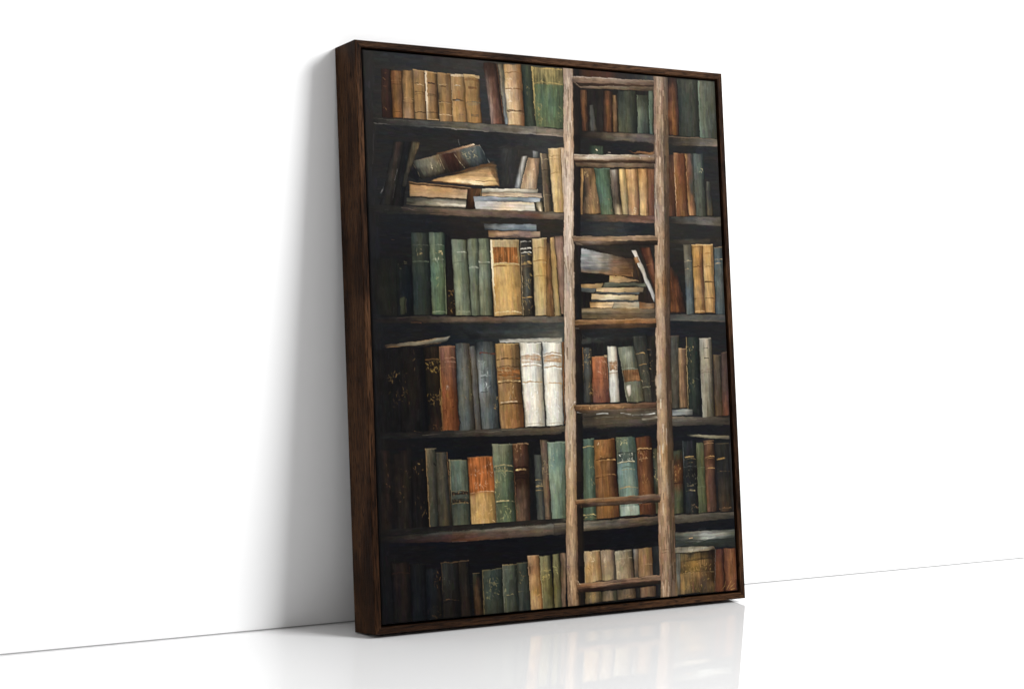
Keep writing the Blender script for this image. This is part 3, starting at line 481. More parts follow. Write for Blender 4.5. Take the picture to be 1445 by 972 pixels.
('l',[225,588.1,285.1,586.7],0.82,'7a7468',0.5),
('q',[385.1,426.9,537.7,427.4,536.8,442.9,384.3,442],'222429 2c3034 262a2f 22242a','h',{'bk':0,'ed':0,'s':4}),
('l',[404.6,448.6,415.6,441.8,428.9,442.7],1.87,'3f474c',0.6),
('l',[386.7,437.7,401.9,448.6],1.4,'383d42',0.5),
('q',[383.8,452.8,537,440.7,530.7,552.3,378.9,549.4],'1f2024 262628 242528 28282a/1e1d1f 1d1d20 201f20 262426','v',{'bk':0,'ed':0,'s':4}),
('q',[385,459.3,402,458.1,401.6,547.8,382.1,548],'343a42 3c444c 3a3430/364048 404a52 40362c/2c343c 3c444a 46382a/323840 3a4044 4a3826','v',{'n':0.25,'sp':[('c09c58',18,0.05,0.02,0.9,0.4),('a8803c',14,0.6,0.5,0.98,0.95)],'L':'9a6a34'}),
('q',[402.2,473.7,432.7,472.3,434.5,548.6,401.6,548.2],'b05c3a b05e40 94503a/b05636 a85438 8e4830/a85034 9c4a34 8a4430/9c4c36 944a36 844434/844a3c 80483a 6a3c34/7a4c44 744438 60362e','v',{'n':0.14,'b':[(0.53,0.014,'6a2c1c',0.5)],'sp':[('d89a7c',14,0.1,0.1,0.9,0.16),('d08c70',12,0.3,0.25,0.85,0.42),('5a3430',16,0.1,0.75,0.9,0.95)],'T':'d08a60','R':'c0704c'}),
('q',[426.9,470.9,434.9,470.6,435.2,475.4,427.2,474.4],'a88c64 b89c74','v',{}),
('q',[434,457.1,453.9,456.8,454.7,548.4,435.1,548],'d4ccbc c8c4b8 9a8e82/ccc4b4 c8c0b4 a09080/b4a890 c0b4a4 908070/c8c0b4 c8c4b8 a09890/c4c0b8 c4c0b6 a09890/c0bcb2 b8b4aa 968e84','v',{'n':0.08,'b':[(0.275,0.014,'7a4424',0.8),(0.36,0.15,'8e4a28',0.75,0.1,0.9),(0.45,0.012,'e0d8c8',0.7),(0.49,0.012,'8a6040',0.8)],'sp':[('e0d0b8',10,0.2,0.28,0.8,0.42)],'T':'e8e0d0','Tw':2}),
('q',[455.7,458.1,488.2,455.3,506.1,548.6,469,548.8],'6e7464 788072 4a5044/66705f 8a9282 4c5448/5c6858 6c7464 465044/5e685a 6a7262 4a5248/6a7262 606a5c 4c5448/626c5c 5a6454 4a5246','v',{'n':0.16,'pt':[(0.02,0.45,0.98,0.66,'7c4a2e',0.85)],'b':[(0.44,0.014,'a8a890',0.6),(0.55,0.05,'5a3420',0.5,0.6,0.95),(0.665,0.012,'5a4030',0.7)],'L':'9aa08c'}),
('q',[467.8,521.1,479.3,519.6,479.4,536.6,472.2,539.9],'d0ccc0 c0b8a8/b8b0a0 a89c8c','v',{'s':1.2}),
('q',[485.2,441.1,516.6,437.9,528.6,549.2,506,549.7],'3c4444 34383a 2a2c2c/384040 363c3a 2c2e2e/3c4038 3e423c 2c2e2c/3e4038 3a3c36 2e2e2c/40423a 3c3c38 30302e','v',{'n':0.18,'pt':[(0.05,0.22,0.95,0.35,'50483a',0.4)],'b':[(0.215,0.012,'c89c58',0.8,0,0.7),(0.36,0.012,'b8864c',0.75,0,0.7),(0.72,0.014,'8a8468',0.7)],'sp':[('8a7c58',18,0.1,0.4,0.9,0.9)],'T':'5a6470'}),
('q',[515.4,440.6,537,439.3,530.9,549.2,520.4,549],'2a2726 302a27/282625 2e2926/2a2826 302c28','v',{'n':0.25,'sp':[('b08c54',8,0.1,0.15,0.7,0.4)],'s':1.2}),
('l',[516.1,462.2,522.4,463.6],0.93,'c89858',0.75),
('l',[521.4,515.6,526.9,515.7],0.93,'a87c48',0.7),
('q',[379.9,560.1,531.3,560.9,529.9,585.2,378.5,587.4],'4a4038 54483c 5a4e42 64584c/3f3833 4c443c 54493e 584c40/44403c 55504a 504842 4c443c','h',{'ed':0.3,'s':1.2}),
('l',[407.7,567.3,430.3,567.5],1.63,'c4c4c2',0.8),
('l',[455.9,566.9,476,569.2],1.63,'c4c4c2',0.8),
('l',[478.7,570.6,500.5,569.9],1.63,'c4c4c2',0.8),
('l',[497.8,569.8,525.3,569.7],1.63,'c4c4c2',0.8),
('l',[406.1,573.7,440.8,573],1.4,'7a7468',0.7),
('l',[500.1,577.6,527.7,576.4],3.74,'9c9484',0.7),
('l',[382.5,570.9,406.2,570.7],1.4,'26221f',0.8),
('l',[465,572,500.4,572.5],0.93,'3a342f',0.7),
('q',[378.6,585.3,530.1,582.6,529.5,593.1,378,596.8],'3a3633 44403c 4c443c 443a34/34312f 403c39 46403a 3a332e','h',{'bk':1,'ed':0.4}),
('q',[376.6,595.3,529.5,592.7,528.7,608,376,607],'1c1d21 23252a 24272c 1f2024','h',{'bk':0,'ed':0,'s':3}),
('q',[564.9,439.7,583.6,438.9,578.2,561,559.7,561],'504c46 4e4a44 3c3a38/4a463f 504840 44403c/48443e 4c463f 403c38','v',{'n':0.14,'T':'7a5a4a'}),
('q',[580,461,597.9,461.1,596.2,561.5,578.2,561],'a48660 806448 5a4430/8a6e4c 6a5440 4e3e30/7a6248 6a5442 4a3c30/8a7050 70583f 4c3a2c','v',{'n':0.18,'T':'c0a070','sp':[('c8a878',8,0.1,0.05,0.6,0.3)],'B':'c09458'}),
('q',[597,441.9,624.7,441.1,621.7,573.8,595.5,564.1],'2a3836 30403c 26322f/26322f 2c3a38 222c2b/25312e 2d3d3a 232d2c/263230 2a3634 252a29','v',{'n':0.18,'sp':[('c0a460',14,0.1,0.1,0.6,0.35),('a89050',10,0.1,0.5,0.6,0.75)],'b':[(0.54,0.012,'6a7460',0.6)],'L':'b89c60'}),
('q',[624.8,443.8,652.2,443.1,651.2,579.1,626,578.4],'9c968a 9a9488 5a544c/8e887c 948e82 544e46/8a8478 8a8478 4c463f/7a7668 8a8678 4a463e/88867a 7c786c 46423b/94948a 66645a 423e38/8c8c82 5e5c52 403c36','v',{'n':0.14,'b':[(0.13,0.014,'4a463f',0.7,0.2,0.7),(0.25,0.014,'3c3833',0.8,0.3,0.75),(0.395,0.014,'6a4838',0.75),(0.42,0.01,'6a4838',0.6)],'T':'b0a898','L':'a8a49a'}),
('q',[653.7,472,670.8,471.7,669.3,577.4,652.5,577.8],'5a4c3c 50443a 3c342e/54463a 4a4038 38312c/5a4a38 54463a 3f362f','v',{'n':0.16,'T':'8a7050'}),
('q',[671.3,468.1,689.2,466.9,685.1,575.6,668.1,577.3],'54443c 4c3c36 40322e/54443a 503f38 4a342e/5a4038 6a4034 5a382e','v',{'n':0.16,'T':'a88c60'}),
('q',[559.5,563.6,604.7,563,604.1,573.3,558.9,574.2],'6a6a6c a0a09e b0aeaa 6a6c6e/8a8a8a 8a8886 7a7874 4c4c4c','h',{'ed':0.4}),
('q',[558.3,575.1,686.1,579.6,685.9,591.4,557.4,590.5],'6a5e52 6c6054 564c46 4a4440 44403d/4c443e 443e3a 403b38 3c3836 3a3634','h',{'bk':1,'ed':0.4,'T':'8a7458'}),
('q',[6.1,610.4,24.3,612.1,23,737.3,2.5,736],'1f1b1b 2a211e 221d1c/201b1b 2c231f 211c1b','v',{'s':3,'n':0.3,'ed':0,'sp':[('6a4428',10,0.5,0.2,0.95,0.5)]}),
('q',[27.5,619.2,60.6,610.4,58.5,739.5,27.5,737.5],'1f1c1b 282220 201c1b/201c1b 2e2722 1f1b1a/1e1b1b 2a2420 1c1a1a','v',{'s':3,'n':0.3,'ed':0,'sp':[('5a4228',18,0.2,0.15,0.9,0.6),('6a4c2c',8,0.3,0.4,0.6,0.6)]}),
('q',[59,628.5,85.6,628.4,86.4,741.3,56.5,739.4],'181616 1e1b1a 1a1817/191717 1c1918 181617/1c1918 221d1a 1a1817','v',{'s':1.5,'n':0.3,'sp':[('8a6030',16,0.1,0.02,0.8,0.22),('6a5030',18,0.2,0.5,0.9,0.8)]}),
('l',[70.9,633.4,73.1,635.1],1.87,'a08448',0.7),
('q',[84.6,611.8,103.9,611.9,103.4,739.7,87.2,739.7],'6a5e4c 4e483c 36342f/564e40 46423a 33322e/504a3e 44423a 32322e/46443c 403f38 2f312d/404840 3c423a 2c302d/3a423e 3a4440 2a302e','v',{'n':0.16,'T':'8a7c60','L':'8a6c44'}),
('q',[102.7,618.5,123.8,618.2,127.2,741.2,102.6,740.9],'4c463a 50463a 3e382e/444034 4c4438 3a342b/423e34 4a4236 38322a/443f33 463f33 36302a','v',{'n':0.16,'T':'6a5a44','R':'8a6038'}),
('l',[98.9,636.2,101.2,639.1],1.87,'1c1815',0.8),
('q',[126.2,630.9,158.3,631.2,160.3,740.8,127.8,740.2],'4a5e54 587060 485a50/485a52 50665a 445248/465850 50645a 44544c/36443f 3c4a44 34423c/3a4844 44544c 3a4640/46564e 4c5e54 384640','v',{'n':0.15,'b':[(0.49,0.06,'33231a',0.85),(0.535,0.05,'4a4c4a',0.6),(0.6,0.05,'2c211a',0.75),(0.46,0.01,'8a7c50',0.6),(0.63,0.01,'a07c44',0.6)],'sp':[('a8804c',14,0.1,0.46,0.95,0.62)],'T':'a88c58','L':'8a7c54'}),
('q',[158.7,627.9,206.6,627.2,208.3,737.7,162.3,738.5],'84442a 8e4a2a 8a4426/8e482a 964e2c 8c4626/90482a 9a502e 8c4626/8a4426 904a2a 88401f/b48a4c bc9450 a8803c/b08848 bc9450 a47c3c/b48c4c b88c48 a07838/c09a58 bc9450 a47c40','v',{'n':0.13,'pt':[(0.02,0.01,0.98,0.5,'a84a20',0.7)],'b':[(0.505,0.012,'d8b480',0.75)],'sp':[('e0a888',26,0.1,0.08,0.95,0.28),('d89c78',20,0.15,0.36,0.9,0.44),('d4b070',30,0.1,0.6,0.9,0.95)],'T':'b87850','R':'5a3a1c','B':'c8a060'}),
('q',[204.5,608.9,242.6,609.5,245.1,739.5,208.3,739.3],'80886c 68785f 3c4c42/6a7860 5c6c56 34443a/6a7450 506850 2e443a/7a7a50 4a644c 2c4238/5c6c4c 486450 2c4036/50644a 446048 2c4036/4a6048 486450 30483a/506a4c 4a684c 345040','v',{'n':0.15,'b':[(0.265,0.012,'c0a868',0.7),(0.3,0.03,'2c3c34',0.6),(0.335,0.012,'8a8450',0.6),(0.7,0.014,'c8b070',0.8),(0.72,0.01,'2a3c30',0.6)],'sp':[('c8b068',22,0.05,0.27,0.7,0.35),('b0a054',22,0.02,0.4,0.25,0.7),('a8a860',20,0.2,0.75,0.8,0.92),('9aa06c',12,0.3,0.34,0.6,0.44)],'T':'a0a080','L':'c0b080','B':'c8b070'}),
('q',[242.6,609.5,273.9,610.2,271.3,738.8,245.3,739.1],'70482c 5c3a26 3e281c/6a4630 54382a 3a281e/4a3022 4a3022 33231a/30221a 3a281e 2c1f18/443430 54443a 3a2c24/504440 5c4a3e 3a2c24/54483f 58463a 3a2c24/5a4a3e 5c4838 3f2e24','v',{'n':0.18,'b':[(0.265,0.02,'2a1a12',0.8),(0.29,0.016,'e8c070',0.9,0.1,0.8),(0.36,0.1,'271a14',0.7)],'sp':[('c8a070',10,0.1,0.02,0.5,0.2)],'T':'a8845c','B':'a8845c','L':'8a5c3c'}),
('q',[273.1,609.8,284.3,619,285.2,737.3,271.3,738.8],'1b1a1c 1b1a1c/1a191b 1c1b1d/1c1c20 1c1c20','v',{'ed':0,'s':1.2}),
('q',[282.6,628.4,298,628.8,300.5,736.2,283.8,736.6],'40484c 424c4c 343a3c/3e484c 404a4c 33393b/3f4a4e 424a4a 34383a/40484c 42484a 36383a','v',{'n':0.14,'b':[(0.4,0.014,'b89858',0.8),(0.49,0.014,'b89858',0.7),(0.55,0.012,'a8884c',0.7)],'sp':[('c0a060',12,0.15,0.4,0.85,0.5)],'T':'a8906c','B':'c89858'}),
('q',[295.3,605.6,310.8,606.5,311.9,736.9,299.5,736.1],'5a4a3c 70604c 4a3e32/7a6a50 6a5844 4a3c32/8a7450 6a5440 4a3c30/6a5844 5c4c3c 4a3e34/6a5844 60503f 4a3e34','v',{'n':0.2,'sp':[('c0a468',10,0.1,0.2,0.8,0.42)],'b':[(0.26,0.02,'8a7450',0.5),(0.94,0.012,'3a2c22',0.7)],'L':'9a8464'}),
('q',[308.9,609.4,345.2,609,338.8,737.2,312.6,738.1],'789a88 5e8272 44665a/6c8c7c 5a7e6e 44665a/74967e 608676 486a5c/78988a 628878 4a6c5e/6a8c80 5a7e70 4a6a5c/668a7a 587a6a 486658/6a8a74 5a7a66 4a6656','v',{'n':0.12,'sp':[('b0b880',16,0.05,0.08,0.5,0.28),('a8b48c',8,0.1,0.9,0.8,0.98)],'T':'a8c0a4','L':'98a880','B':'a8a070'}),
('q',[2.4,739.9,118.2,740.6,337.6,740.3,336.8,757.3],'222020 2c2927 38342f 4a4844','h',{'s':2,'ed':0}),
('q',[0.1,741.1,151.6,741.3,150.9,757.7,-0.4,752.5],'201e1e 282422 36322e 4a4744 54514d/221f1e 2e2724 3c302a 4a382f 5a3c2e/1f1c1c 28211f 382a24 4a3028 5c3a2c','h',{'s':1.6,'bk':1,'ed':0.4}),
('q',[149.2,741.4,337.6,740.5,336.8,757.7,148.5,757.7],'54514d 62605c 6a6864 6e6c6a 6a6460/5a4038 5a4a42 5e5048 5c5048 5c5046/643a2a 60422f 54443a 4e4239 4c4238','h',{'s':1.6,'bk':1,'ed':0.4}),
('l',[127.1,754.9,165.5,753.4,187.4,751.7],1.4,'7a4228',0.6),
('l',[127.1,756.5,151,756.9],0.7,'8a7a70',0.5),
('l',[200.1,741.7,335.4,744.3],0.82,'8a8884',0.5),
('q',[314.8,739.6,339.9,739.5,339,757.5,313.9,757.6],'6a5e54 665a50/54483f 4c4038/3c342f 3a322d','h',{'bk':1,'ed':0.4}),
('q',[378.1,589.8,534.4,588.3,533.2,610.2,377.2,606.9],'1c1d22 20232a 1d1e22','h',{'bk':0,'ed':0,'s':4}),
('q',[378,606.9,400.4,606.4,400.4,739.3,372.6,738.5],'405c52 4a6c60 385448/3c5a4e 446a5a 385446/3a564a 46685a 385246/3c5a4e 486858 34503f/3a5448 42604f 304638','v',{'n':0.15,'b':[(0.125,0.014,'c8a858',0.8),(0.95,0.012,'d8b868',0.9),(0.98,0.012,'b09048',0.8)],'sp':[('a89458',12,0.4,0.3,0.9,0.65)],'T':'7a9a80'}),
('q',[400.2,609,441.5,607.9,445.2,735.5,398.4,737.2],'84522e 94643c 5c3824/90602f 8a5a34 54321f/8a5630 84522e 4c2c1c/7a4828 7c4a2a 4a2a1a/84502e 84522f 522f1e/7a4626 7a4828 5a3420/8a5630 8e5c38 6a4026','v',{'n':0.18,'b':[(0.285,0.02,'3f2414',0.7),(0.305,0.014,'c08850',0.8,0.2,1.0),(0.5,0.014,'a86e40',0.7),(0.52,0.012,'4a2a18',0.7)],'sp':[('f0dcb8',2,0.15,0.05,0.22,0.1),('b07c48',16,0.2,0.05,0.6,0.28)],'T':'b07c48','L':'9a6438'}),
('q',[441.3,606.6,445.1,606.7,446.2,735.5,444.6,735.4],'1a1a1e 1a1a1e','v',{'ed':0}),
('q',[443.7,606.2,483.4,606.3,485.9,734.4,445.7,735.1],'4c6c64 4a6a64 3c5a54/44605a 446460 3a5852/587a72 5c7e74 46685f/6a8a80 6c8e82 4e7066/64867c 6a8a80 4e6e66/587a70 6a8c80 4a6a62/6a8a80 7a9a8c 54766a/6c8c80 7a988a 587a6c','v',{'n':0.13,'pt':[(0.03,0.2,0.92,0.33,'2e3c3a',0.65)],'b':[(0.21,0.012,'2a3432',0.6),(0.33,0.014,'c8bc94',0.8,0,0.9),(0.4,0.016,'3c5450',0.6,0.2,0.8),(0.43,0.012,'a08c58',0.5,0.2,0.9),(0.655,0.012,'c08848',0.8,0.05,0.6),(0.66,0.01,'a89058',0.6,0.5,1.0)],'sp':[('d8d8c0',26,0.12,0.21,0.85,0.32),('d0c080',18,0.05,0.02,0.6,0.09)],'T':'a0a878','L':'b0a878'}),
('q',[484.2,606.8,516,606.1,518.7,734.5,485.9,734.8],'6e4028 5e3a26 44291c/6a3e26 5e3822 40261a/704226 6a3e24 40261a/6a3c22 70442a 44291c/6a3a20 74482a 482b1c/623820 6c4226 482b1c/5c341e 6a3e24 4a2a1a','v',{'n':0.18,'b':[(0.165,0.014,'c89c5c',0.85),(0.19,0.01,'3a2014',0.7),(0.3,0.014,'c0925c',0.75,0.1,0.7)],'sp':[('c89a60',18,0.15,0.17,0.7,0.32),('b07c40',12,0.2,0.5,0.6,0.72)],'T':'8a6a44','L':'9a6a40'}),
('q',[517.9,627.2,528.1,626.3,524.8,734.9,516.8,734.4],'3c4438 5a5a42/343c34 4c4c3a/3f4a3c 54543c','v',{'n':0.25,'sp':[('b8a060',14,0.1,0.05,0.8,0.5)]}),
('q',[448.2,719.3,485.4,718.8,485.1,734.3,447.3,734.7],'9ab0a0 a4b8a8 7a9a8c/8aa89a 94ac9c 6a8a7c','v',{'ed':0.4,'s':1,'sp':[('c88858',3,0.5,0.4,0.65,0.6)]}),
('q',[401,716.7,442.9,717.3,442.5,735.3,400.7,736.7],'9a6034 90582e 6a4026/8a5630 84522e 60381f','v',{'ed':0.4}),
('q',[486,718.8,519.4,718.4,519.6,734.1,485.7,734.8],'6a3c24 5c3420 3a2418/704428 5a3420 38241a','v',{'ed':0.4}),
('q',[370.5,739.4,526.4,739.3,525.7,753.2,369.7,755.6],'6e665a 5e544a 6a5a4a 5e5044/7a7268 5a5048 54483c 4c4038/4a4038 44392f 46392e 3c322a','h',{'bk':1,'ed':0.4}),
('l',[374.2,742.8,420.3,741.3,447,740.3],0.93,'8a8276',0.6),
('l',[462.7,749.2,517.2,747],1.17,'6a5a4a',0.5),
('l',[402,737.6,447.2,736.9,485.1,735.6,517.9,735.3],0.93,'5a3c26',0.7),
('q',[369.7,755.2,525.6,753.6,524.1,780,368.9,770],'16161b 15161b 16171c','h',{'bk':0,'ed':0,'s':2}),
('q',[558.1,632,580,630.4,576.6,737.4,556.5,737.1],'3c5046 3c4c40 30382f/4a3c30 4c3426 403024/5c3a28 663f28 503424/5a3a28 5c3a26 44301f/44503a 4a5038 38422f/44523a 3c4834 323c2c/40503a 3c4a36 303a2b','v',{'n':0.2,'b':[(0.5,0.03,'36221a',0.7)],'sp':[('b88444',22,0.1,0.22,0.8,0.48)]}),
('q',[580.3,616.7,609.1,616.4,609.2,739.2,579.9,738],'343c44 2a3036 22272b/2c343c 262c31 202428/2a323a 24292f 1e2226/2c343a 262b30 202428/2c3238 2a2d30 24272a','v',{'n':0.2,'b':[(0.23,0.014,'c8a058',0.85,0.1,0.8),(0.26,0.012,'b89050',0.7),(0.32,0.014,'c09c58',0.8,0.2,0.75),(0.37,0.01,'50585c',0.6),(0.63,0.014,'b09c68',0.7,0.2,0.7),(0.7,0.014,'b09c68',0.7,0.1,0.8)],'sp':[('706a54',30,0.2,0.4,0.9,0.6),('8a6a48',16,0.4,0.88,0.95,0.98)],'L':'6a7a84'}),
('q',[609.4,620.9,628.9,620.3,626.4,738.4,608.1,738.3],'5c6c50 4c5c42 343e30/4a5a40 445238 323c2e/46563c 445236 303a2c/505e42 4a5638 36402f/586648 50603f 3c4834/4a5840 46543a 343e2e','v',{'n':0.18,'b':[(0.35,0.012,'6a7a58',0.5),(0.62,0.012,'6a7a58',0.5)],'L':'7c8c68','B':'a08c50'}),
('q',[625,617.4,647.7,616.9,647.6,738.3,626.4,738.4],'6a4834 644a38 4a3428/5c4030 5a3c2c 443026/6a4834 664430 4a3428/6a4836 5c3e30 443026/6a4a38 5c4030 4a3428/6a4a3a 5c4232 4a362a','v',{'n':0.16,'b':[(0.05,0.012,'b08858',0.5),(0.225,0.014,'c08850',0.75),(0.25,0.01,'a87444',0.6),(0.38,0.016,'b88450',0.75)],'T':'a87c50'}),
('q',[648.2,622.8,679.6,622.1,680,738.3,652.1,739],'2e2e30 34322f 2a2a2c/2c2c2d 302f2d 28282a/33302e 302e2d 2a2a2b/3a332d 38312c 2c2a29/40362e 3e342c 302c29/3c3530 4a3a2c 34302c','v',{'n':0.22,'b':[(0.215,0.018,'c88c48',0.85,0.05,0.7),(0.395,0.012,'a8804c',0.7),(0.96,0.014,'8a6440',0.6)],'T':'a08050'}),
('q',[679,622.1,687.8,621.9,685.2,737.7,679.4,738.3],'2e3034 3a3c3f/2c2c30 3a3a3c','v',{'ed':0}),
('q',[589.3,606,681.5,610.5,681.7,616.8,593.6,609.7],'3a382f 8a8068 9a9078 6a6454/2c2b2a 6a6450 746c58 504c42','h',{'ed':0.3,'s':1.2}),
('q',[558.1,738.9,685.6,740.5,685.5,751.6,557.2,753.3],'5c564e 605850 504a44 4c4846/4a443e 4c4640 443f3b 403c3a','h',{'bk':1,'ed':0.4,'T':'7a7064'}),
('q',[555.5,753.7,685.5,752.1,684.9,771.5,554.7,768.9],'1b1c22 1e1f25 1c1d22','h',{'bk':0,'ed':0,'s':2}),
('q',[16.7,782.5,49.9,783.2,49.7,876.3,20,875.2],'1e1b1b 26201e 28201d 1e1b1b/1f1b1b 2c221f 30241f 1e1b1b/1e1a1a 261f1d 28211d 1d1a1a/1c1a1a 221e1c 221e1c 1b1a1a','v',{'s':2,'n':0.25,'b':[(0.17,0.02,'40281f',0.5)],'R':'402c22'}),
('q',[50.5,786.1,77.5,787.4,76.2,877.3,49.2,876.3],'191b20 1d2024 181a1e/17191e 1b1e22 17181c','v',{'s':2,'n':0.2,'T':'3c3228'}),
('q',[76.1,795.1,103,796.3,103.6,876.4,77.5,876],'1a2028 1d242b 1e1c1c/1b2028 1d2228 241f1b/1c1d20 26221e 1e1c1a','v',{'s':1.5,'n':0.25,'sp':[('6a4828',24,0.55,0.05,0.98,0.35),('5a4428',16,0.2,0.7,0.9,0.95)]}),
('q',[105.2,787.2,135.8,787.8,134.9,875.9,105.6,875.3],'34322e 302d29 24221f/363632 2e2c29 201f1f/2c2a28 2a2724 1e1d1d/282420 26221f 1c1b1b/241f1c 221e1c 1b1a1a','v',{'n':0.22,'b':[(0.665,0.012,'7a5434',0.75),(0.69,0.02,'1a1615',0.6)],'T':'6a5034','L':'4a3c2c','sp':[('46504f',12,0.1,0.2,0.5,0.4)]}),
('q',[135.8,787,154.9,786.9,157.9,875.1,137.7,875.8],'302824 2a2622 1e1c1d/2c2624 2c2724 1e1c1d/2a2422 2e2621 201d1c/2a2320 2c241f 1e1c1b','v',{'n':0.2,'T':'5c4a38'}),
('q',[160.8,808.2,174.8,807.6,179.1,873.7,161.2,874.6],'3c443c 34362d 2a2620/44382a 4a3826 2e241c/40301f 4a3624 2c221b/3a2c20 402f20 2a201a','v',{'n':0.3,'T':'6a5a40','R':'7a5030'}),
('q',[178.3,804.7,214.9,803.3,216.6,875,178.6,874.5],'3c483e 3e4c42 303c36/3a463e 384840 2c3832/3c4a42 3a4840 2c3630/38443e 36423a 2a342f/323e38 323c36 28302c','v',{'n':0.16,'sp':[('8a8050',36,0.15,0.2,0.8,0.65),('a89458',10,0.2,0.25,0.7,0.4)],'T':'7a6c44','L':'7a6a40'}),
('q',[215.2,798.4,242.8,798.9,242.8,873.9,215.6,874.5],'5a645c 48564e 303a36/4c5a52 40504a 2c3632/4a564f 3c4c46 2c3633/46544c 3c4a45 2b3432/404c48 384440 2a3231','v',{'n':0.15,'b':[(0.12,0.012,'7a8478',0.5),(0.64,0.014,'a08c54',0.7,0.2,0.7)],'sp':[('9a9868',6,0.1,0.5,0.2,0.6)],'T':'a08450','L':'7a8070'}),
('q',[242.6,797.7,263.5,797.7,266.2,874.3,242.8,874.4],'3c4a46 38463f 2a3432/3a4844 344440 29322f/3a4642 344240 2a3432/38464a 334044 29343a','v',{'n':0.17,'b':[(0.62,0.014,'8a7848',0.7)],'sp':[('a08048',10,0.1,0.2,0.6,0.45)],'T':'7a6c48'}),
('q',[262.7,788.1,285.3,788.1,289.3,873.8,265.7,874.1],'b88e60 a87c50 7a5836/a87e54 a07448 74522f/a87c54 a87a4c 7a5632/b48c5c b08454 8a6038/b88e58 bc8848 8a5e34/c49c64 b48a58 946a40/b88c50 b08450 8a5c38','v',{'n':0.15,'pt':[(0.08,0.2,0.8,0.35,'8a5c3a',0.5)],'b':[(0.38,0.014,'8a6238',0.6)],'sp':[('d89048',10,0.5,0.55,0.8,0.85)],'T':'e8c898','Tw':2,'L':'d0a878'}),
('q',[285.8,789.3,306,789.7,310.3,873.9,288.3,873.9],'948c5c 807850 50503a/8a8254 706a46 464a34/807848 64643f 424630/706c48 5c5e3e 40462f/6a6a46 585c3e 3e442f','v',{'n':0.16,'b':[(0.3,0.03,'a89850',0.5)],'sp':[('c0a850',26,0.1,0.25,0.75,0.5),('4a4a2c',10,0.3,0.3,0.8,0.4)],'T':'b0a478','L':'a89c6c'}),
('q',[310.1,788.9,323.5,787.8,325.6,873.6,311.1,874],'7c7a54 5f6044 3c422f/6c6c48 5a5c40 3c422f/64663f 54583a 3a402c/64664a 50543c 383e2c','v',{'n':0.17,'sp':[('b0a85c',14,0.1,0.15,0.7,0.5)],'T':'a09c6c'}),
('q',[325,787.5,336.3,787.2,332.8,873.3,323.8,874],'5a4a3c 7a644c/6a5644 7a6450/6a5644 70583f','v',{'n':0.16}),
('q',[371.1,788.2,403.3,788.1,404.7,836.7,371,840.1],'a08e6c a88c62 7c6446/a89070 b0905c 8a6c48/a4824c b08c58 806240/a4844f b49464 8a6c48/a4885a b89c6c 8a7048','v',{'n':0.13,'sp':[('8a642c',14,0.1,0.4,0.8,0.8),('d8c094',12,0.1,0.05,0.6,0.35)],'T':'d0b888','L':'b8a478'}),
('q',[403.8,788.5,432.4,789,433.8,837.5,403.9,837.1],'8a7c68 9a8464 6a5a48/a08c70 9a8468 5a4c3e/8e7c60 947c5a 5c4c3a/94805f 9a845c 6a583f/9c8458 a88c58 6a563a','v',{'n':0.14,'sp':[('c09450',10,0.1,0.4,0.6,0.6),('d8c4a0',8,0.1,0.1,0.4,0.4)],'T':'c8b088'}),
('q',[432.8,791.6,466.9,790,469.7,837.9,433,837.6],'a8a088 8a7c60 5a5040/9a8e72 8a7858 564a3a/a08c68 8a7654 564836/a8946c 8e7a58 5a4a38/b0986c 9a8058 64523c','v',{'n':0.15,'b':[(0.06,0.02,'b8b098',0.5),(0.3,0.012,'c0b088',0.5)],'sp':[('c8b890',12,0.05,0.1,0.5,0.9)],'T':'c4bca4','L':'b8a884'}),
('q',[468.7,790.6,481.7,789.9,479.7,836.7,470.5,837.1],'7a7a7a 6a5c4c/6a5c4c 5a4c40/5c5044 50443a','v',{'n':0.16}),
('q',[479.6,790,507.7,788.9,508,836.5,478.6,836.6],'8a7050 90704a 7a5a3a/94744c 8c6a44 745436/8e6e48 8a6844 74563a/94744c 906e48 7c5e40','v',{'n':0.13,'b':[(0.6,0.012,'a88860',0.5)],'T':'a8885c'}),
('q',[508,788,526.7,788,523.9,837.6,507.4,837.7],'2a2c30 30343a/26282d 2c2f34/2a2a2c 303236','v',{'ed':0}),
('q',[369,853.4,403.5,854,404.2,871.4,369.6,872.3],'5a4e3a 7c6a48 46402f/5a4e38 8a744c 4a4030/5a4c38 6a5a40 463c2e','v',{'n':0.2,'sp':[('c0984c',10,0.25,0.2,0.6,0.8)]}),
('q',[403.6,853.6,433.7,853.9,433.9,870.9,403.7,871.4],'5a5040 6a5c48 4a4030/6a5c44 7a684c 4c4232','v',{'n':0.16}),
('q',[433.2,853.8,470.1,853.8,470.9,870.1,433.9,870.9],'54483a 6e5e48 5e4c38/64543f 7a644a 64503a','v',{'n':0.16,'sp':[('8a6a44',10,0.3,0.1,0.8,0.9)]}),
('q',[470.2,853.3,480.4,853.7,481.1,870.1,470.9,870.1],'2c2a28 3a342c','v',{'n':0.16}),
('q',[479.8,854.1,512.6,853,513.3,869.7,480.6,870],'7c6246 7a5e42 5e4a36/7a6248 745a40 544232','v',{'n':0.14}),
('q',[512.2,849.7,523.8,848.9,522.6,870,513.3,869.7],'24262a 2e3034','v',{'ed':0}),
('q',[557.1,768.2,684,769.8,683.1,785,556.9,782.6],'5c5c56 787870 787a72 62645e 505452/46504c 686e66 8c8e86 8c8e86 50564f/3c4a48 4a5450 868a84 5a605c 3a4240','h',{'s':1.5,'ed':0.3,'n':0.18}),
('l',[586.7,780.1,592.4,779.2],1.87,'d0a870',0.8),
('l',[577.9,785.9,611.8,784.8,640.7,780],1.63,'a8aaa2',0.5),
('l',[607.3,765.8,621.5,766],1.87,'54606a',0.6),
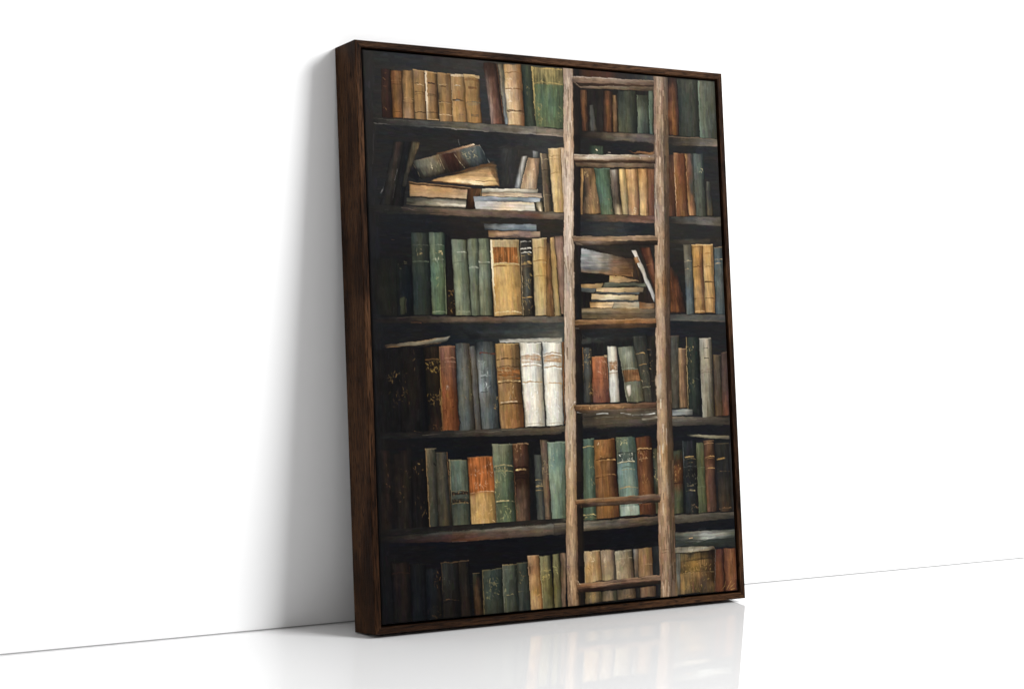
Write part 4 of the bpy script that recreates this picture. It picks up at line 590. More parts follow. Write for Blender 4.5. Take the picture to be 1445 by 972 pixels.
('q',[556.9,782.6,683.7,784.6,683.3,800.2,556.9,791.3],'3c4844 3a4a46 344340 2e3634/343e3c 303a38 2c3432 2a2e2e','h',{'s':1.5,'ed':0.2}),
('q',[555.7,792.5,637.4,795.8,640.4,802.6,555.7,802.6],'7a7264 948a76 9a8e74 70604a/8a8272 a0947a 8a7c62 4a3e30','h',{'s':1.1,'ed':0.3}),
('l',[562.1,793.4,560.3,800.3],0.7,'b0a48a',0.55),
('l',[568.8,793.6,567,800.3],0.7,'4f4638',0.55),
('l',[575.5,793.8,573.7,800.3],0.7,'b0a48a',0.55),
('l',[582.2,794.1,580.4,800.3],0.7,'4f4638',0.55),
('l',[588.9,794.3,587.2,800.3],0.7,'b0a48a',0.55),
('l',[595.7,794.5,593.9,800.4],0.7,'4f4638',0.55),
('l',[602.5,794.8,600.7,800.4],0.7,'b0a48a',0.55),
('l',[609.2,795,607.5,800.4],0.7,'4f4638',0.55),
('l',[616,795.2,614.3,800.4],0.7,'b0a48a',0.55),
('q',[555.2,802.5,566.8,803.3,563.4,871.6,552.3,871.5],'4a4a46 5a5c58/565c5c 54585a/504c46 5a4c3c','v',{'n':0.16}),
('q',[565.1,803.6,638.8,801.6,635.6,873,561.8,871.4],'5a5440 4a4030 3c3226 2e2620/6a5a3a 7a6034 5c4828 3a2c20/6a5434 84642f 7a5c30 4a3826/56482f 6a5228 604a2a 3e3022/7a6038 7a6038 6a5030 4a3826/94743c 7a5c34 544430 5a4630/8e703a 6a5434 4c3f30 6a5434/7a6440 5c4c34 44382c 5c4a30','v',{'n':0.25,'b':[(0.2,0.05,'2e261d',0.6),(0.5,0.012,'3a2c1c',0.7),(0.52,0.012,'9a8050',0.6)],'sp':[('b48c40',46,0.1,0.28,0.9,0.5),('a8843c',34,0.05,0.55,0.9,0.95),('2c251c',24,0.1,0.1,0.9,0.5)]}),
('l',[557.4,803.1,588,805.7,613.5,804.8,636.6,800.1],1.17,'2c241c',0.8),
('l',[633.2,808.3,633.3,834.8,632.9,870.1],0.7,'241c18',0.7),
('q',[638.8,801.2,658.6,801.6,658,873.2,634.5,872.9],'5a3424 64382a 4a2c22/643a28 6a3c28 4c2d22/5c3626 683c2a 4a2c22','v',{'n':0.14,'L':'5a5454'}),
('q',[657.5,800.7,685,801.6,683.4,872.8,658,873.2],'70402e 784631 6a3c2c/6a3e2c 7a4630 743f2c/6a3c2a 7a4832 744430/64392a 744230 704030','v',{'n':0.14}),
('l',[656.6,802.2,656.2,836.5,657.7,858.8],1.05,'1c1716',0.85),
('l',[649.6,869.2,657.4,863.2],1.17,'b88a44',0.75),
('l',[657.4,863.2,659.5,856.7],1.17,'b88a44',0.75),
('l',[661.6,870.2,670.5,856.5],1.17,'b88a44',0.75),
('l',[666.9,868.8,679,860.4],1.17,'b88a44',0.75),
('l',[669.7,870.8,678.4,869.3],1.17,'b88a44',0.75),
('q',[387.5,1.1,402,0,398,108.9,383.6,109.7],'2c2420 201c1b 1c1a1a/3a2c22 2a221e 1e1b1a','v',{'n':0.1,'ed':0.0,'s':0.8}),
('q',[383.6,109.7,398,108.9,392.6,226.4,378.3,226.9],'2c2420 201c1b 1c1a1a/3a2c22 2a221e 1e1b1a','v',{'n':0.1,'ed':0.0,'s':0.8}),
('q',[378.3,226.9,392.6,226.4,387.1,354.6,372.9,354.8],'2c2420 201c1b 1c1a1a/3a2c22 2a221e 1e1b1a','v',{'n':0.1,'ed':0.0,'s':0.8}),
('q',[372.9,354.8,387.1,354.6,382.2,516.2,368,515.9],'2c2420 201c1b 1c1a1a/3a2c22 2a221e 1e1b1a','v',{'n':0.1,'ed':0.0,'s':0.8}),
('q',[368,515.9,382.2,516.2,375.6,676,361.5,675.3],'2c2420 201c1b 1c1a1a/3a2c22 2a221e 1e1b1a','v',{'n':0.1,'ed':0.0,'s':0.8}),
('q',[361.5,675.3,375.6,676,371.5,811.7,357.5,810.7],'2c2420 201c1b 1c1a1a/3a2c22 2a221e 1e1b1a','v',{'n':0.1,'ed':0.0,'s':0.8}),
('q',[357.5,810.7,371.5,811.7,370.1,884.8,356.2,883.6],'2c2420 201c1b 1c1a1a/3a2c22 2a221e 1e1b1a','v',{'n':0.1,'ed':0.0,'s':0.8}),
('q',[369.7,1.2,388.2,1,388.2,1.3,369.6,1.5],'8a7464 7a6454','v',{'ed':0}),
('q',[369.8,-2.3,388.4,-2.5,384.3,110,365.2,111.1],'84705e 96826e 7a6452/9a8672 a8947c 86705a','v',{'g':1.2,'ds':0.12,'n':0.08,'ed':0.3,'s':0.8,'gr':[('c8b096',18),('dccab4',13),('6e5842',12)]}),
('q',[365.3,110.4,384.4,109.3,379,227.3,359.7,227.9],'9a8672 a8947c 86705a/b09a84 c0ac96 94806a','v',{'g':1.2,'ds':0.12,'n':0.08,'ed':0.3,'s':0.8,'gr':[('c8b096',18),('dccab4',13),('6e5842',12)]}),
('q',[359.8,227.2,379.1,226.6,373.6,355.1,354,355.3],'b09a84 c0ac96 94806a/a8947c 9c8870 7a6650','v',{'g':1.2,'ds':0.12,'n':0.08,'ed':0.3,'s':0.8,'gr':[('c8b096',18),('dccab4',13),('6e5842',12)]}),
('q',[354,354.6,373.6,354.4,368.7,516.3,347.7,515.9],'a8947c 9c8870 7a6650/9c8c7a 9c8a74 7a6650','v',{'g':1.2,'ds':0.12,'n':0.08,'ed':0.3,'s':0.8,'gr':[('c8b096',18),('dccab4',13),('6e5842',12)]}),
('q',[347.7,515.2,368.7,515.6,362.2,675.7,341.9,674.7],'9c8c7a 9c8a74 7a6650/8a6e4e a08660 70563c','v',{'g':1.2,'ds':0.12,'n':0.08,'ed':0.3,'s':0.8,'gr':[('c8b096',18),('dccab4',13),('6e5842',12)]}),
('q',[341.9,674.1,362.3,675,358.2,811.1,336.4,809.5],'8a6e4e a08660 70563c/7e6248 927656 5c4632','v',{'g':1.2,'ds':0.12,'n':0.08,'ed':0.3,'s':0.8,'gr':[('b8946a',18),('d0ac80',13),('6e5842',12)]}),
('q',[336.5,808.9,358.2,810.4,356.9,884,336.4,882.3],'7e6248 927656 5c4632/6a5442 7c6248 4e3c2c','v',{'g':1.2,'ds':0.12,'n':0.08,'ed':0.3,'s':0.8,'gr':[('b8946a',18),('d0ac80',13),('6e5842',12)]}),
('q',[575.3,-11.6,583.4,-12.2,578.8,111.6,568.5,112.1],'7a6a58 5a4a3c/6a5844 5a4a3a','v',{'n':0.1,'ed':0.2,'s':0.8,'gr':[('6e5842',8),('3c2c20',6)]}),
('q',[553.6,-10,575.3,-11.6,568.5,112.1,548.4,113.2],'6e5c4c 80705e 6a5644/70584a 7a6450 64503e','v',{'g':1.2,'ds':0.12,'n':0.08,'ed':0.3,'s':0.8,'gr':[('b49a7c',18),('d4bc9c',12),('5e4836',12)]}),
('q',[568.5,111.4,578.9,110.9,574.1,220.8,563.8,221.1],'6a5844 5a4a3a/5e4c3a 4c3c30','v',{'n':0.1,'ed':0.2,'s':0.8,'gr':[('6e5842',8),('3c2c20',6)]}),
('q',[548.4,112.4,568.5,111.4,563.8,221.1,543.7,221.8],'70584a 7a6450 64503e/8a7660 8e7860 74604a','v',{'g':1.2,'ds':0.12,'n':0.08,'ed':0.3,'s':0.8,'gr':[('b49a7c',18),('d4bc9c',12),('5e4836',12)]}),
('q',[563.9,220.4,574.1,220,568.2,353.1,558.1,353.2],'5e4c3a 4c3c30/5c4836 4a3a2e','v',{'n':0.1,'ed':0.2,'s':0.8,'gr':[('6e5842',8),('3c2c20',6)]}),
('q',[543.7,221.1,563.9,220.4,558.1,353.2,537.5,353.5],'8a7660 8e7860 74604a/8a6c50 9c805f 6a5038','v',{'g':1.2,'ds':0.12,'n':0.08,'ed':0.3,'s':0.8,'gr':[('b49a7c',18),('d4bc9c',12),('5e4836',12)]}),
('q',[558.2,352.5,568.2,352.4,561.8,520,552.3,519.8],'5c4836 4a3a2e/54402f 46362a','v',{'n':0.1,'ed':0.2,'s':0.8,'gr':[('6e5842',8),('3c2c20',6)]}),
('q',[537.5,352.7,558.2,352.5,552.3,519.8,531.7,519.4],'8a6c50 9c805f 6a5038/a08a70 94785a 6e563e','v',{'g':1.2,'ds':0.12,'n':0.08,'ed':0.3,'s':0.8,'gr':[('b49a7c',18),('d4bc9c',12),('5e4836',12)]}),
('q',[552.3,519.1,561.9,519.3,560.7,649.9,548.8,649.4],'54402f 46362a/5c4a36 4c3c2c','v',{'n':0.1,'ed':0.2,'s':0.8,'gr':[('6e5842',8),('3c2c20',6)]}),
('q',[531.8,518.7,552.3,519.1,548.8,649.4,526.6,648.5],'a08a70 94785a 6e563e/86694c 9a7e5a 6a5036','v',{'g':1.2,'ds':0.12,'n':0.08,'ed':0.3,'s':0.8,'gr':[('b49a7c',18),('e0d4c2',12),('5e4836',12)]}),
('q',[548.8,648.7,560.7,649.2,555.5,802.1,546,801.4],'5c4a36 4c3c2c/5a4a38 6a5640','v',{'n':0.1,'ed':0.2,'s':0.8,'gr':[('6e5842',8),('3c2c20',6)]}),
('q',[526.6,647.8,548.8,648.7,546,801.4,521.6,799.8],'86694c 9a7e5a 6a5036/7a5c44 907050 64503c','v',{'g':1.2,'ds':0.12,'n':0.08,'ed':0.3,'s':0.8,'gr':[('b49a7c',18),('d4bc9c',12),('5e4836',12)]}),
('q',[546.1,800.8,555.5,801.4,556.7,883.8,543.1,882.6],'5a4a38 6a5640/6a5844 746048','v',{'n':0.1,'ed':0.2,'s':0.8,'gr':[('6e5842',8),('3c2c20',6)]}),
('q',[521.6,799.1,546.1,800.8,543.1,882.6,521.1,880.8],'7a5c44 907050 64503c/745844 86684a 5e4834','v',{'g':1.2,'ds':0.12,'n':0.08,'ed':0.3,'s':0.8,'gr':[('b49a7c',18),('d4bc9c',12),('5e4836',12)]}),
('q',[530.5,506.9,545.9,498.3,542.4,551.3,529,553.6],'988878 b8a890 988068/a89880 b8a890 988060/988068 987858 887050','v',{'s':4,'ed':0,'n':0.15}),
('q',[383.1,12.5,553.3,8.1,552.9,16.4,388.4,23.6],'7a6a5c 8e7e70 84705e 74604e/6a5444 7a6452 6a5444 5c4838','h',{'ed':0.3,'n':0.18,'T':'b0a090'}),
('q',[392.3,22.9,552.9,16,552.8,18.6,398.4,28.4],'3a2a20 4a3628 4a3628 3c2c22','h',{'ed':0,'s':0.8}),
('q',[397.6,28.5,552.8,18.2,552.4,25.7,403.4,31.9],'6a5a4c 82725c 7a6a56 64543f/5a4a3c 5e4e3e 64543f 4c3e30','h',{'ed':0.3,'n':0.18,'T':'9a8a74'}),
('l',[384.7,20.4,399.6,30],1.58,'4a3828',0.7),
('l',[392.3,23.1,403.4,30.8],0.68,'a89478',0.6),
('q',[383.2,142.4,549.8,134.5,549.8,144.9,383.8,151.8],'8a7664 a89484 bcb0a0 a08c74 b0a08c 8a7460/9a8672 c0b4a4 b8a894 a89478 a08a70 7a6450/7a6450 9a8468 8a7458 846a50 7c6248 5c4634','h',{'ed':0.3,'n':0.2,'T':'d0c4b0','sp':[('e0d8cc',12,0.05,0.2,0.95,0.6)]}),
('q',[383.8,151.3,549.8,144.4,549.5,149.4,385.2,155.6],'5a4230 4a3424 5e4430 4a3424 5a4030/3a2a1e 44301f 4e3828 3a281c 30221a','h',{'ed':0.2}),
('q',[384.7,155.7,546.2,149.1,545.8,156.3,386.4,162.6],'6a5844 6c5c48 7a6a54 806e58 6a5844/4a3e32 564838 6a5a44 6a5840 4a3c30','h',{'ed':0.3,'n':0.18}),
('l',[547.4,138,548,147.2],2.34,'3c2a20',0.7),
('l',[549.7,136.8,552.7,143.4],0.93,'c0a890',0.6),
('q',[373.5,277.2,547.4,271.2,546.9,279.7,375.4,285.4],'6a5440 94785a a08464 9a7c5c 8a6e50/7a6048 9a7c5c 94785a 8a6e50 6a5440','h',{'ed':0.3,'n':0.2,'T':'b8a080'}),
('q',[376.8,284.9,546.3,279.7,545.9,286.9,380.7,291.4],'5a4a3c 7a6a5c 5a4a3c 3c2e26 342822/4a3c30 54463a 3a2e26 2a221e 241c1a','h',{'ed':0.3,'n':0.2}),
('l',[380.6,287.4,392.3,290.7],1.17,'b8a898',0.6),
('l',[508.7,286.8,533.6,288.9],1.4,'241c18',0.7),
('l',[547,273,547.4,290.9],0.93,'c8b094',0.6),
('q',[371.4,413.9,537.4,410,536.9,418.4,372,421.6],'6a4c32 7e5c3c 8a6440 94683c 8e5a34/7a5a3c 8a6442 8a623c 8a5c38 7c4e2e','h',{'ed':0.35,'n':0.2,'T':'a8845c'}),
('q',[373.1,421.2,536.9,418.4,536.5,425.9,373.8,428.5],'403026 4a3628 5a4432 54402f 30261f/352820 403024 4a3828 4a3828 2c221c','h',{'ed':0.3,'n':0.2}),
('l',[372.8,426.8,380.2,426.8],1.17,'d0c8c0',0.6),
('l',[380.6,418.2,450,415.2,488.1,413.5],0.7,'b08c60',0.5),
('q',[363.1,551.5,530.2,550.5,529.7,560.2,364.2,561.4],'7a5a3c 9a7448 8a6444 7a5a40 6a4a34/6a4a30 84603f 9a7044 6a4c34 5a4030/5c4230 6a4c34 74543a 5a4232 443226','h',{'ed':0.35,'n':0.22,'T':'a8845c','sp':[('c89a60',12,0.05,0.2,0.6,0.7)]}),
('q',[366.3,560.6,529.7,559.7,529.4,565,374.9,566],'4a3a2c 6a5a4a 74644f 5c4c3c/3c3026 54483a 5a4c3c 3c3028','h',{'ed':0.2}),
('l',[369.7,564.5,385.4,565.4],1.4,'b0b0b0',0.7),
('l',[357.2,555.2,365.9,546.9],1.17,'e0d8d0',0.7),
('l',[357,559.5,364.1,552.2],1.4,'b07c44',0.6),
('q',[357.7,704.2,530.2,702,529.6,712.9,358.4,711.8],'7e6048 98744f 9a7854 86664a 8c6e56/6e4e36 80603f 84603f 705038 6e5644/4a3424 5a402c 5a3e2a 4a3424 4a3a30','h',{'ed':0.35,'n':0.2,'T':'a07c54'}),
('q',[361,711.5,529.1,712,528.3,716.3,361.7,717.1],'3a2a20 6a5240 5a4636 4a3a2e 3a2e26/30241c 4a3626 44342a 3a2e26 2a221e','h',{'ed':0.2,'n':0.2}),
('l',[499.8,714.8,513.6,714.2],1.4,'241a16',0.8),
('l',[456.4,716.3,491.6,715.6],1.17,'7a7068',0.6),
('l',[369.8,702.3,370.3,717.1],0.7,'a8703c',0.5),
('q',[355.8,839.3,523.4,835.5,522.9,845.4,356.3,849],'8e6e54 98744f 8c6a4e 8a684c 846852/7e5c44 86644a 7a5840 7e5c44 78604c/523c2e 604634 5a402e 584030 524034','h',{'ed':0.35,'n':0.2,'T':'a88464'}),
('q',[357.9,847.4,522.9,844.5,522.6,850.5,360.3,852.7],'4a3428 3c2a20 44342a 403026 302620/3a2a20 302018 382a22 302620 28211d','h',{'ed':0.2,'n':0.2}),
('l',[357,835.6,360.6,841.1],1.4,'e0c8a0',0.7),
('l',[356.1,852.3,360.9,861.1],1.87,'2c221c',0.7),
('l',[385.2,843.1,454.1,843.1,502.8,842.1],0.7,'c09468',0.5),
('l',[528.5,794.2,541.7,795.9],1.63,'3c2a1e',0.8),
('l',[529.9,799.1,538.8,798.4],0.93,'4a3626',0.7),
('l',[340.6,812.3,341.1,823.9],1.17,'3a2a20',0.7),
('l',[338.5,834.2,341.2,851.1],0.93,'a08464',0.5),
('l',[340.5,716.5,339,725.9],1.4,'4a3626',0.6),
('l',[355.7,319.1,357.9,327.3],1.63,'5c4836',0.6),
('l',[376.5,290.1,373.3,311.9],0.7,'c8b8a4',0.6),
('l',[378.4,186.5,376.6,232.4],0.79,'e4d8c8',0.7),
('l',[561,190.4,560.7,230.9],0.7,'d8ccbc',0.6),
('l',[566.8,102,566,126.9],0.7,'b8a890',0.5),
('l',[389.4,3.1,388.6,20.2],0.68,'4a3c30',0.6),
('l',[544.5,678.7,544.6,702.7],0.93,'d0c0a8',0.55),
('l',[363.4,621.3,363.1,648.9],0.61,'c8a878',0.5),
('l',[343,667.1,341,696.5],0.7,'d0b890',0.5),
('l',[-11.3,10.9,-0.5,874],0.12,'222222',0),
]

def sz(pts):
    d = lambda a, b: math.hypot(a[0] - b[0], a[1] - b[1])
    return (d(pts[0], pts[1]) + d(pts[2], pts[3])) / 2, (d(pts[0], pts[3]) + d(pts[1], pts[2])) / 2

QS = []
idn = 0
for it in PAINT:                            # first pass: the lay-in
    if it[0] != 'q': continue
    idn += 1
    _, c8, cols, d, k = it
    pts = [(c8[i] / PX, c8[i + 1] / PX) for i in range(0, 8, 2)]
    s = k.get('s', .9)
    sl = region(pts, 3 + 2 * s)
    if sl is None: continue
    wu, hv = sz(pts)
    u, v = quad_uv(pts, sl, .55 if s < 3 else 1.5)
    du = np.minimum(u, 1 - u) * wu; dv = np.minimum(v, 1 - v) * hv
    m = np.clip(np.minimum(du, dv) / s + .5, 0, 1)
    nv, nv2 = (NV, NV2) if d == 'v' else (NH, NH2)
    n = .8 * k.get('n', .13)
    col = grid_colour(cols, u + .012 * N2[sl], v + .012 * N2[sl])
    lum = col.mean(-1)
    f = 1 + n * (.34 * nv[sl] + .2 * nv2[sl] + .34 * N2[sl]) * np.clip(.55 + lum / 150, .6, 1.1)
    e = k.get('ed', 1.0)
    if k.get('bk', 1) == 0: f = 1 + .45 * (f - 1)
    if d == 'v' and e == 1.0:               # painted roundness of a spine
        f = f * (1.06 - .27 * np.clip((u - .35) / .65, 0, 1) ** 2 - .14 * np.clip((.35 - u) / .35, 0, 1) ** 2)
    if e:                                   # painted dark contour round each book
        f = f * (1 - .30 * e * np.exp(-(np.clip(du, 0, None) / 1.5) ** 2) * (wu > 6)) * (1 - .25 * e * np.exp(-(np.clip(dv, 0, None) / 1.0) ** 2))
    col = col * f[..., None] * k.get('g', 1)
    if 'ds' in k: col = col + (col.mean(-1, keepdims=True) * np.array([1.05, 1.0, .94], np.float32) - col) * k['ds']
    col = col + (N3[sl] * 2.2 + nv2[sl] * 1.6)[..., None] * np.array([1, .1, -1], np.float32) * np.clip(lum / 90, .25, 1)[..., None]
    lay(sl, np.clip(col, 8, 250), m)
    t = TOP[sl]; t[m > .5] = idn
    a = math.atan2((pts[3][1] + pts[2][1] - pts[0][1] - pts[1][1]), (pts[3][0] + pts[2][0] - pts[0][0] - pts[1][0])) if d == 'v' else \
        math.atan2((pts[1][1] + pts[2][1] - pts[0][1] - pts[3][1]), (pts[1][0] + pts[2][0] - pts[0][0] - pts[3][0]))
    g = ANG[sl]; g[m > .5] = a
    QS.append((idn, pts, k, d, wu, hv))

SRC = IMG.copy()                            # second pass: brush strokes that follow each form
def stroke(x, y, ang, ln, wd, col, alpha, keep, seed, impasto):
    R = int(ln / 2 + wd + 2)
    xi, yi = int(x), int(y)
    sl = (slice(max(0, yi - R), min(RH, yi + R + 1)), slice(max(0, xi - R), min(RW, xi + R + 1)))
    Y, X = np.mgrid[sl[0], sl[1]]
    ca, sa = math.cos(ang), math.sin(ang)
    p = (X - x) * ca + (Y - y) * sa
    q = -(X - x) * sa + (Y - y) * ca
    bend = seed[0] * (p / ln) ** 2
    q = q + bend
    m = np.clip((wd / 2 - np.abs(q)) / .7 + .5, 0, 1) * np.clip((ln / 2 - np.abs(p)) / 2 + .5, 0, 1)
    br = np.interp(q, np.linspace(-wd, wd, 9), seed[1:10])
    m = m * np.clip(.75 + .5 * br - .25 * (p / ln + .5), 0, 1) * alpha
    if keep:
        dd = np.abs(SRC[sl] - col).sum(-1)
        m = m * np.exp(-(dd / keep) ** 2) * np.where(TOP[sl] == TOP[yi, xi], 1, .4)
    lay(sl, np.clip(col + br[..., None] * 5, 6, 252), m)
    if impasto:
        h = HGT[sl]; h += m * impasto * (.6 + .6 * br + .4 * (np.abs(q) > wd * .3)) - .3 * m * h
NS = 24000
px = rng.uniform(0, RW - 1, NS); py = rng.uniform(0, RH - 1, NS)
for i in range(NS):
    x, y = px[i], py[i]
    c = SRC[int(y), int(x)]
    l = c.mean()
    r = rng.standard_normal(12)
    a = ANG[int(y), int(x)] + r[10] * .10
    gain = 1 + .115 * r[11] * min(1.0, .35 + l / 110)
    col = c * gain + (1.2 + l * .02) * r[1:4]
    stroke(x, y, a, rng.uniform(6, 20), rng.uniform(1.8, 5.8), col, rng.uniform(.4, .9), 75, np.concatenate(([r[0] * 1.2], r[1:10] * .55)), .05 + l / 255 * .13)

for i in range(3200):                       # scumbled lights dragged over the dry paint
    x, y = rng.uniform(0, RW - 1), rng.uniform(0, RH - 1)
    c = SRC[int(y), int(x)]
    if c.mean() < 55: continue
    r = rng.standard_normal(12)
    a = ANG[int(y), int(x)] + r[10] * .25 + (1.2 if r[11] > 1.1 else 0)
    stroke(x, y, a, rng.uniform(4, 13), rng.uniform(1.2, 3.2), c * rng.uniform(1.1, 1.32) + 4, rng.uniform(.2, .6), 95, np.concatenate(([r[0] * 1.4], r[1:10] * .7)), .1 + c.mean() / 255 * .16)

def masked(sl, idq): return (TOP[sl] == idq).astype(np.float32)
for idq, pts, k, d, wu, hv in QS:           # third pass: bands, labels, gilding, lit edges
    sl = region(pts, 3)
    if sl is None: continue
    u, v = quad_uv(pts, sl, .5)
    ins = masked(sl, idq)
    nn = NH[sl] if d == 'v' else NV[sl]
    curve = .018 * (1 - (2 * u - 1) ** 2) * min(1.0, wu / max(hv, 1) * 3)
    for x0, y0, x1, y1, c, al in k.get('pt', ()):
        m = ins * np.clip((u - x0) * wu + .5, 0, 1) * np.clip((x1 - u) * wu + .5, 0, 1) * np.clip((v - y0) * hv + .5, 0, 1) * np.clip((y1 - v) * hv + .5, 0, 1)
        c = rgb(c) * (1 + .14 * NV[sl] + .08 * N2[sl])[..., None] * (.86 + .28 * np.clip(np.sin(np.clip(u, 0, 1) * math.pi), 0, 1) ** .6)[..., None]
        lay(sl, np.clip(c, 6, 250), m * al)
    for b in k.get('b', ()):
        bv, th, c, al = b[:4]; u0, u1 = b[4:6] if len(b) > 4 else (.02, .98)
        w = max(th * hv * .5, .55)
        q = (v - bv + curve * (1 if bv > .02 else 0)) * hv + .35 * N1[sl]
        m = ins * np.clip((w - np.abs(q)) / .8 + .5, 0, 1) * np.clip((u - u0) * wu, 0, 1) * np.clip((u1 - u) * wu, 0, 1)
        m = m * np.clip(.8 + .38 * nn + .2 * N1[sl], .1, 1)
        c = rgb(c)
        lay(sl, np.clip(c * (1 + .1 * N1[sl])[..., None], 6, 252), m * al)
        HGT[sl] += m * al * (c.mean() / 255) * .22
    for c, cnt, x0, y0, x1, y1 in k.get('sp', ()):
        c = rgb(c)
        h = np.linalg.inv(homog(pts))
        for j in range(int(cnt * (.55 if c.mean() < 105 else .85))):
            uu, vv = rng.uniform(x0, x1), rng.uniform(y0, y1)
            w_ = h @ np.array([uu, vv, 1]); X, Y = w_[0] / w_[2], w_[1] / w_[2]
            if not (0 <= X < RW and 0 <= Y < RH) or (TOP[int(Y), int(X)] != idq and vv > 0): continue
            r = rng.standard_normal(12)
            an = ANG[int(Y), int(X)] + r[10] * .5 + (math.pi / 2 if r[11] > .6 else 0)
            stroke(X, Y, an, rng.uniform(2.2, 6.5), rng.uniform(.9, 2.0), c * (1 + .1 * r[9]), rng.uniform(.35, .85), 0, np.concatenate(([r[0]], r[1:10] * .5)), .1 * c.mean() / 255 + .02)
    for c, cnt in k.get('gr', ()):          # long dry-brush marks along bare timber
        c = rgb(c)
        h = np.linalg.inv(homog(pts))
        for j in range(int(cnt)):
            w_ = h @ np.array([rng.uniform(.06, .94), rng.uniform(.02, .98), 1]); X, Y = w_[0] / w_[2], w_[1] / w_[2]
            if not (0 <= X < RW and 0 <= Y < RH) or TOP[int(Y), int(X)] != idq: continue
            r = rng.standard_normal(12)
            stroke(X, Y, ANG[int(Y), int(X)] + .05 * r[10], rng.uniform(8, 30), rng.uniform(1.2, 3.4), c * (1 + .08 * r[9]), rng.uniform(.25, .7), 0, np.concatenate(([r[0]], r[1:10] * .6)), .1 * c.mean() / 255 + .02)
    for key, dist in (('L', u * wu), ('R', (1 - u) * wu), ('T', v * hv), ('B', (1 - v) * hv)):
        if key not in k: continue
        w = k.get(key + 'w', 1.1)
        nz = NV2[sl] if key in 'LR' else NH2[sl]
        m = ins * np.clip((w - np.abs(dist - w * .6 + .3 * N1[sl])) / .8 + .4, 0, 1) * np.clip(.5 + .45 * nz, 0, 1) * .75
        c = rgb(k[key])
        lay(sl, np.broadcast_to(c, IMG[sl].shape), m)
        HGT[sl] += m * (c.mean() / 255) * .2
for it in PAINT:                            # single strokes
    if it[0] != 'l' or it[4] <= 0: continue
    _, c, w, h, al = it
    P = [(c[i] / PX, c[i + 1] / PX) for i in range(0, len(c), 2)]
    w = max(w / PX, .9)
    sl = region(P, w + 3)
    if sl is None: continue
    Y, X = np.mgrid[sl[0], sl[1]].astype(np.float32)
    X = X + .5 * WX[sl]; Y = Y + .5 * WY[sl]
    best = np.full(X.shape, 1e9, np.float32)
    for (ax, ay), (bx, by) in zip(P, P[1:]):
        dx, dy = bx - ax, by - ay
        t = np.clip(((X - ax) * dx + (Y - ay) * dy) / max(dx * dx + dy * dy, 1e-6), 0, 1)
        best = np.minimum(best, np.hypot(X - ax - t * dx, Y - ay - t * dy))
    ver = abs(P[-1][1] - P[0][1]) > abs(P[-1][0] - P[0][0])
    nz = (NV[sl] if ver else NH[sl])
    m = np.clip((w / 2 - best) / .9 + .5, 0, 1) * np.clip(.8 + .35 * nz, .15, 1) * al
    lay(sl, np.clip(rgb(h) * (1 + .08 * nz + .05 * N1[sl])[..., None], 6, 252), m)
    HGT[sl] += m * rgb(h).mean() / 255 * .2
LUM = IMG.mean(-1)
for c in range(3):                          # crisp edges of stiff paint
    IMG[..., c] += .38 * (IMG[..., c] - blur(IMG[..., c], 1.25, 1.25))
BRV, BRH = noise(.6, 4.0), noise(4.0, .6)     # bristle marks along each stroke
IMG *= (1 + np.clip(LUM / 80, .3, 1) * .022 * np.where(np.abs(np.sin(ANG)) > .7, BRV, BRH) + .015 * N4 * np.clip(LUM / 80, .4, 1))[..., None]
IMG = np.clip(IMG, 5, 250)

# ---- colours to linear, painted-in gloss haze included
GAIN, VEIL = 0.73, 0.0018
s = IMG / 255.0
lin = np.where(s <= .04045, s / 12.92, ((s + .055) / 1.055) ** 2.4)
lin = np.clip(lin * GAIN - VEIL, .0012, .9)
HGT = HGT + .05 * N4 * 0 + (IMG.mean(-1) / 255) * .10
HGT = np.clip(HGT, 0, .6)

# ---- the canvas as a mesh: front grid with raised paint, edges turned back over the stretcher
xs = np.linspace(INSET, FW - INSET, RW); zs = np.linspace(FH - INSET, INSET, RH)
X, Z = np.meshgrid(xs, zs)
yf = -FD + REC
ed = np.minimum(np.minimum(np.arange(RW)[None, :], RW - 1 - np.arange(RW)[None, :]), np.minimum(np.arange(RH)[:, None], RH - 1 - np.arange(RH)[:, None]))
roll = np.where(ed == 0, .0009, np.where(ed == 1, .0002, 0))      # rounded stretcher edge
Yc = yf + .0006 - HGT / 1000.0 + roll
front = np.stack([X, Yc, Z], -1).reshape(-1, 3)
idx = np.arange(RW * RH).reshape(RH, RW)
loop = np.concatenate([idx[0, :], idx[1:, -1], idx[-1, -2::-1], idx[-2:0:-1, 0]])
back = front[loop].copy(); back[:, 1] = -FD + 0.044
nf = len(front); nb = len(loop)
verts = np.concatenate([front, back])
q = np.stack([idx[:-1, :-1], idx[1:, :-1], idx[1:, 1:], idx[:-1, 1:]], -1).reshape(-1, 4)
bi = nf + np.arange(nb)
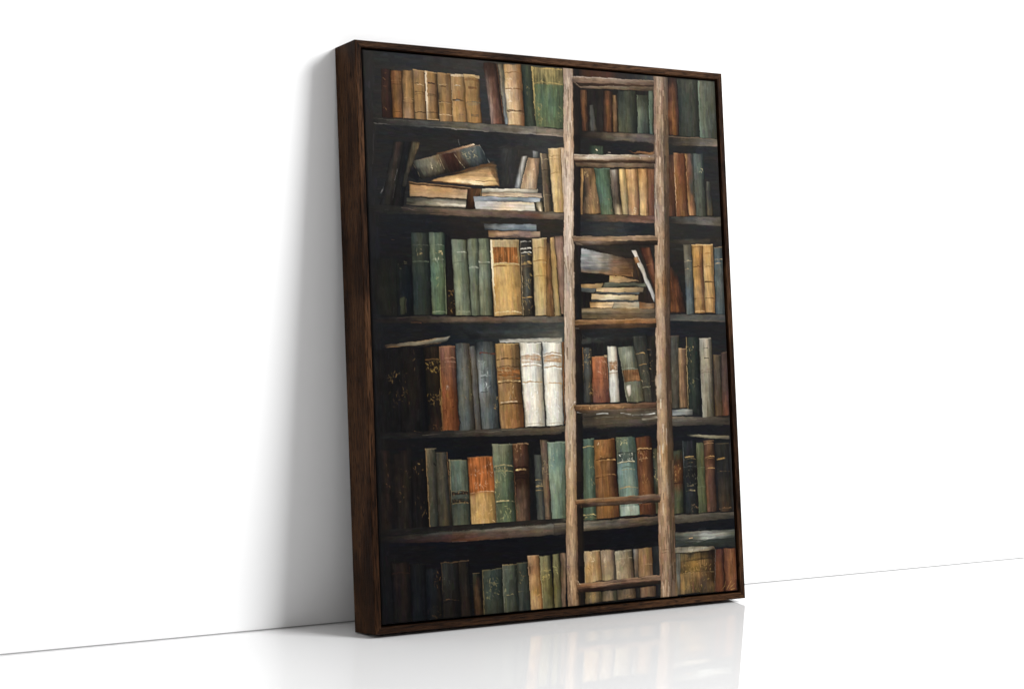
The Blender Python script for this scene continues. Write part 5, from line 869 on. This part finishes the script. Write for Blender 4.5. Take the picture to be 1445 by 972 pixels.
side = np.stack([loop, np.roll(loop, -1), np.roll(bi, -1), bi], -1)
faces = np.concatenate([q, side])
me = bpy.data.meshes.new('canvas')
me.vertices.add(len(verts)); me.vertices.foreach_set('co', verts.astype(np.float32).ravel())
me.loops.add(faces.size); me.loops.foreach_set('vertex_index', faces.astype(np.int32).ravel())
me.polygons.add(len(faces))
me.polygons.foreach_set('loop_start', np.arange(0, faces.size, 4, dtype=np.int32))
me.polygons.foreach_set('loop_total', np.full(len(faces), 4, np.int32))
me.update(calc_edges=True)
me.validate()
me.polygons.foreach_set('use_smooth', np.ones(len(me.polygons), bool))
att = me.color_attributes.new('paint', 'FLOAT_COLOR', 'POINT')
colv = np.ones((len(verts), 4), np.float32)
colv[:nf, :3] = lin.reshape(-1, 3)
colv[nf:, :3] = (.006, .006, .007)
colv[loop, :3] = (.02, .02, .021)
att.data.foreach_set('color', colv.ravel())

m, nt, p = new_mat('oil_paint_on_canvas')
at = node(nt, 'ShaderNodeAttribute'); at.attribute_name = 'paint'
nt.links.new(at.outputs['Color'], p.inputs['Base Color'])
p.inputs['Roughness'].default_value = 0.46
p.inputs['Specular IOR Level'].default_value = 0.022
tc = node(nt, 'ShaderNodeTexCoord')
wv = []
for ax in 'XZ':                             # linen weave
    w = node(nt, 'ShaderNodeTexWave', wave_type='BANDS', bands_direction=ax)
    w.inputs['Scale'].default_value = 210; w.inputs['Distortion'].default_value = 0.6; w.inputs['Detail'].default_value = 1
    nt.links.new(tc.outputs['Object'], w.inputs['Vector']); wv.append(w)
mm = node(nt, 'ShaderNodeMath', operation='MULTIPLY')
nt.links.new(wv[0].outputs['Fac'], mm.inputs[0]); nt.links.new(wv[1].outputs['Fac'], mm.inputs[1])
b = node(nt, 'ShaderNodeBump'); b.inputs['Strength'].default_value = 0.35; b.inputs['Distance'].default_value = 0.0003
nt.links.new(mm.outputs[0], b.inputs['Height']); nt.links.new(b.outputs['Normal'], p.inputs['Normal'])
cv = link('canvas', me, m, root)
cv['label'] = 'oil painted canvas showing shelves of old books and a wooden ladder'
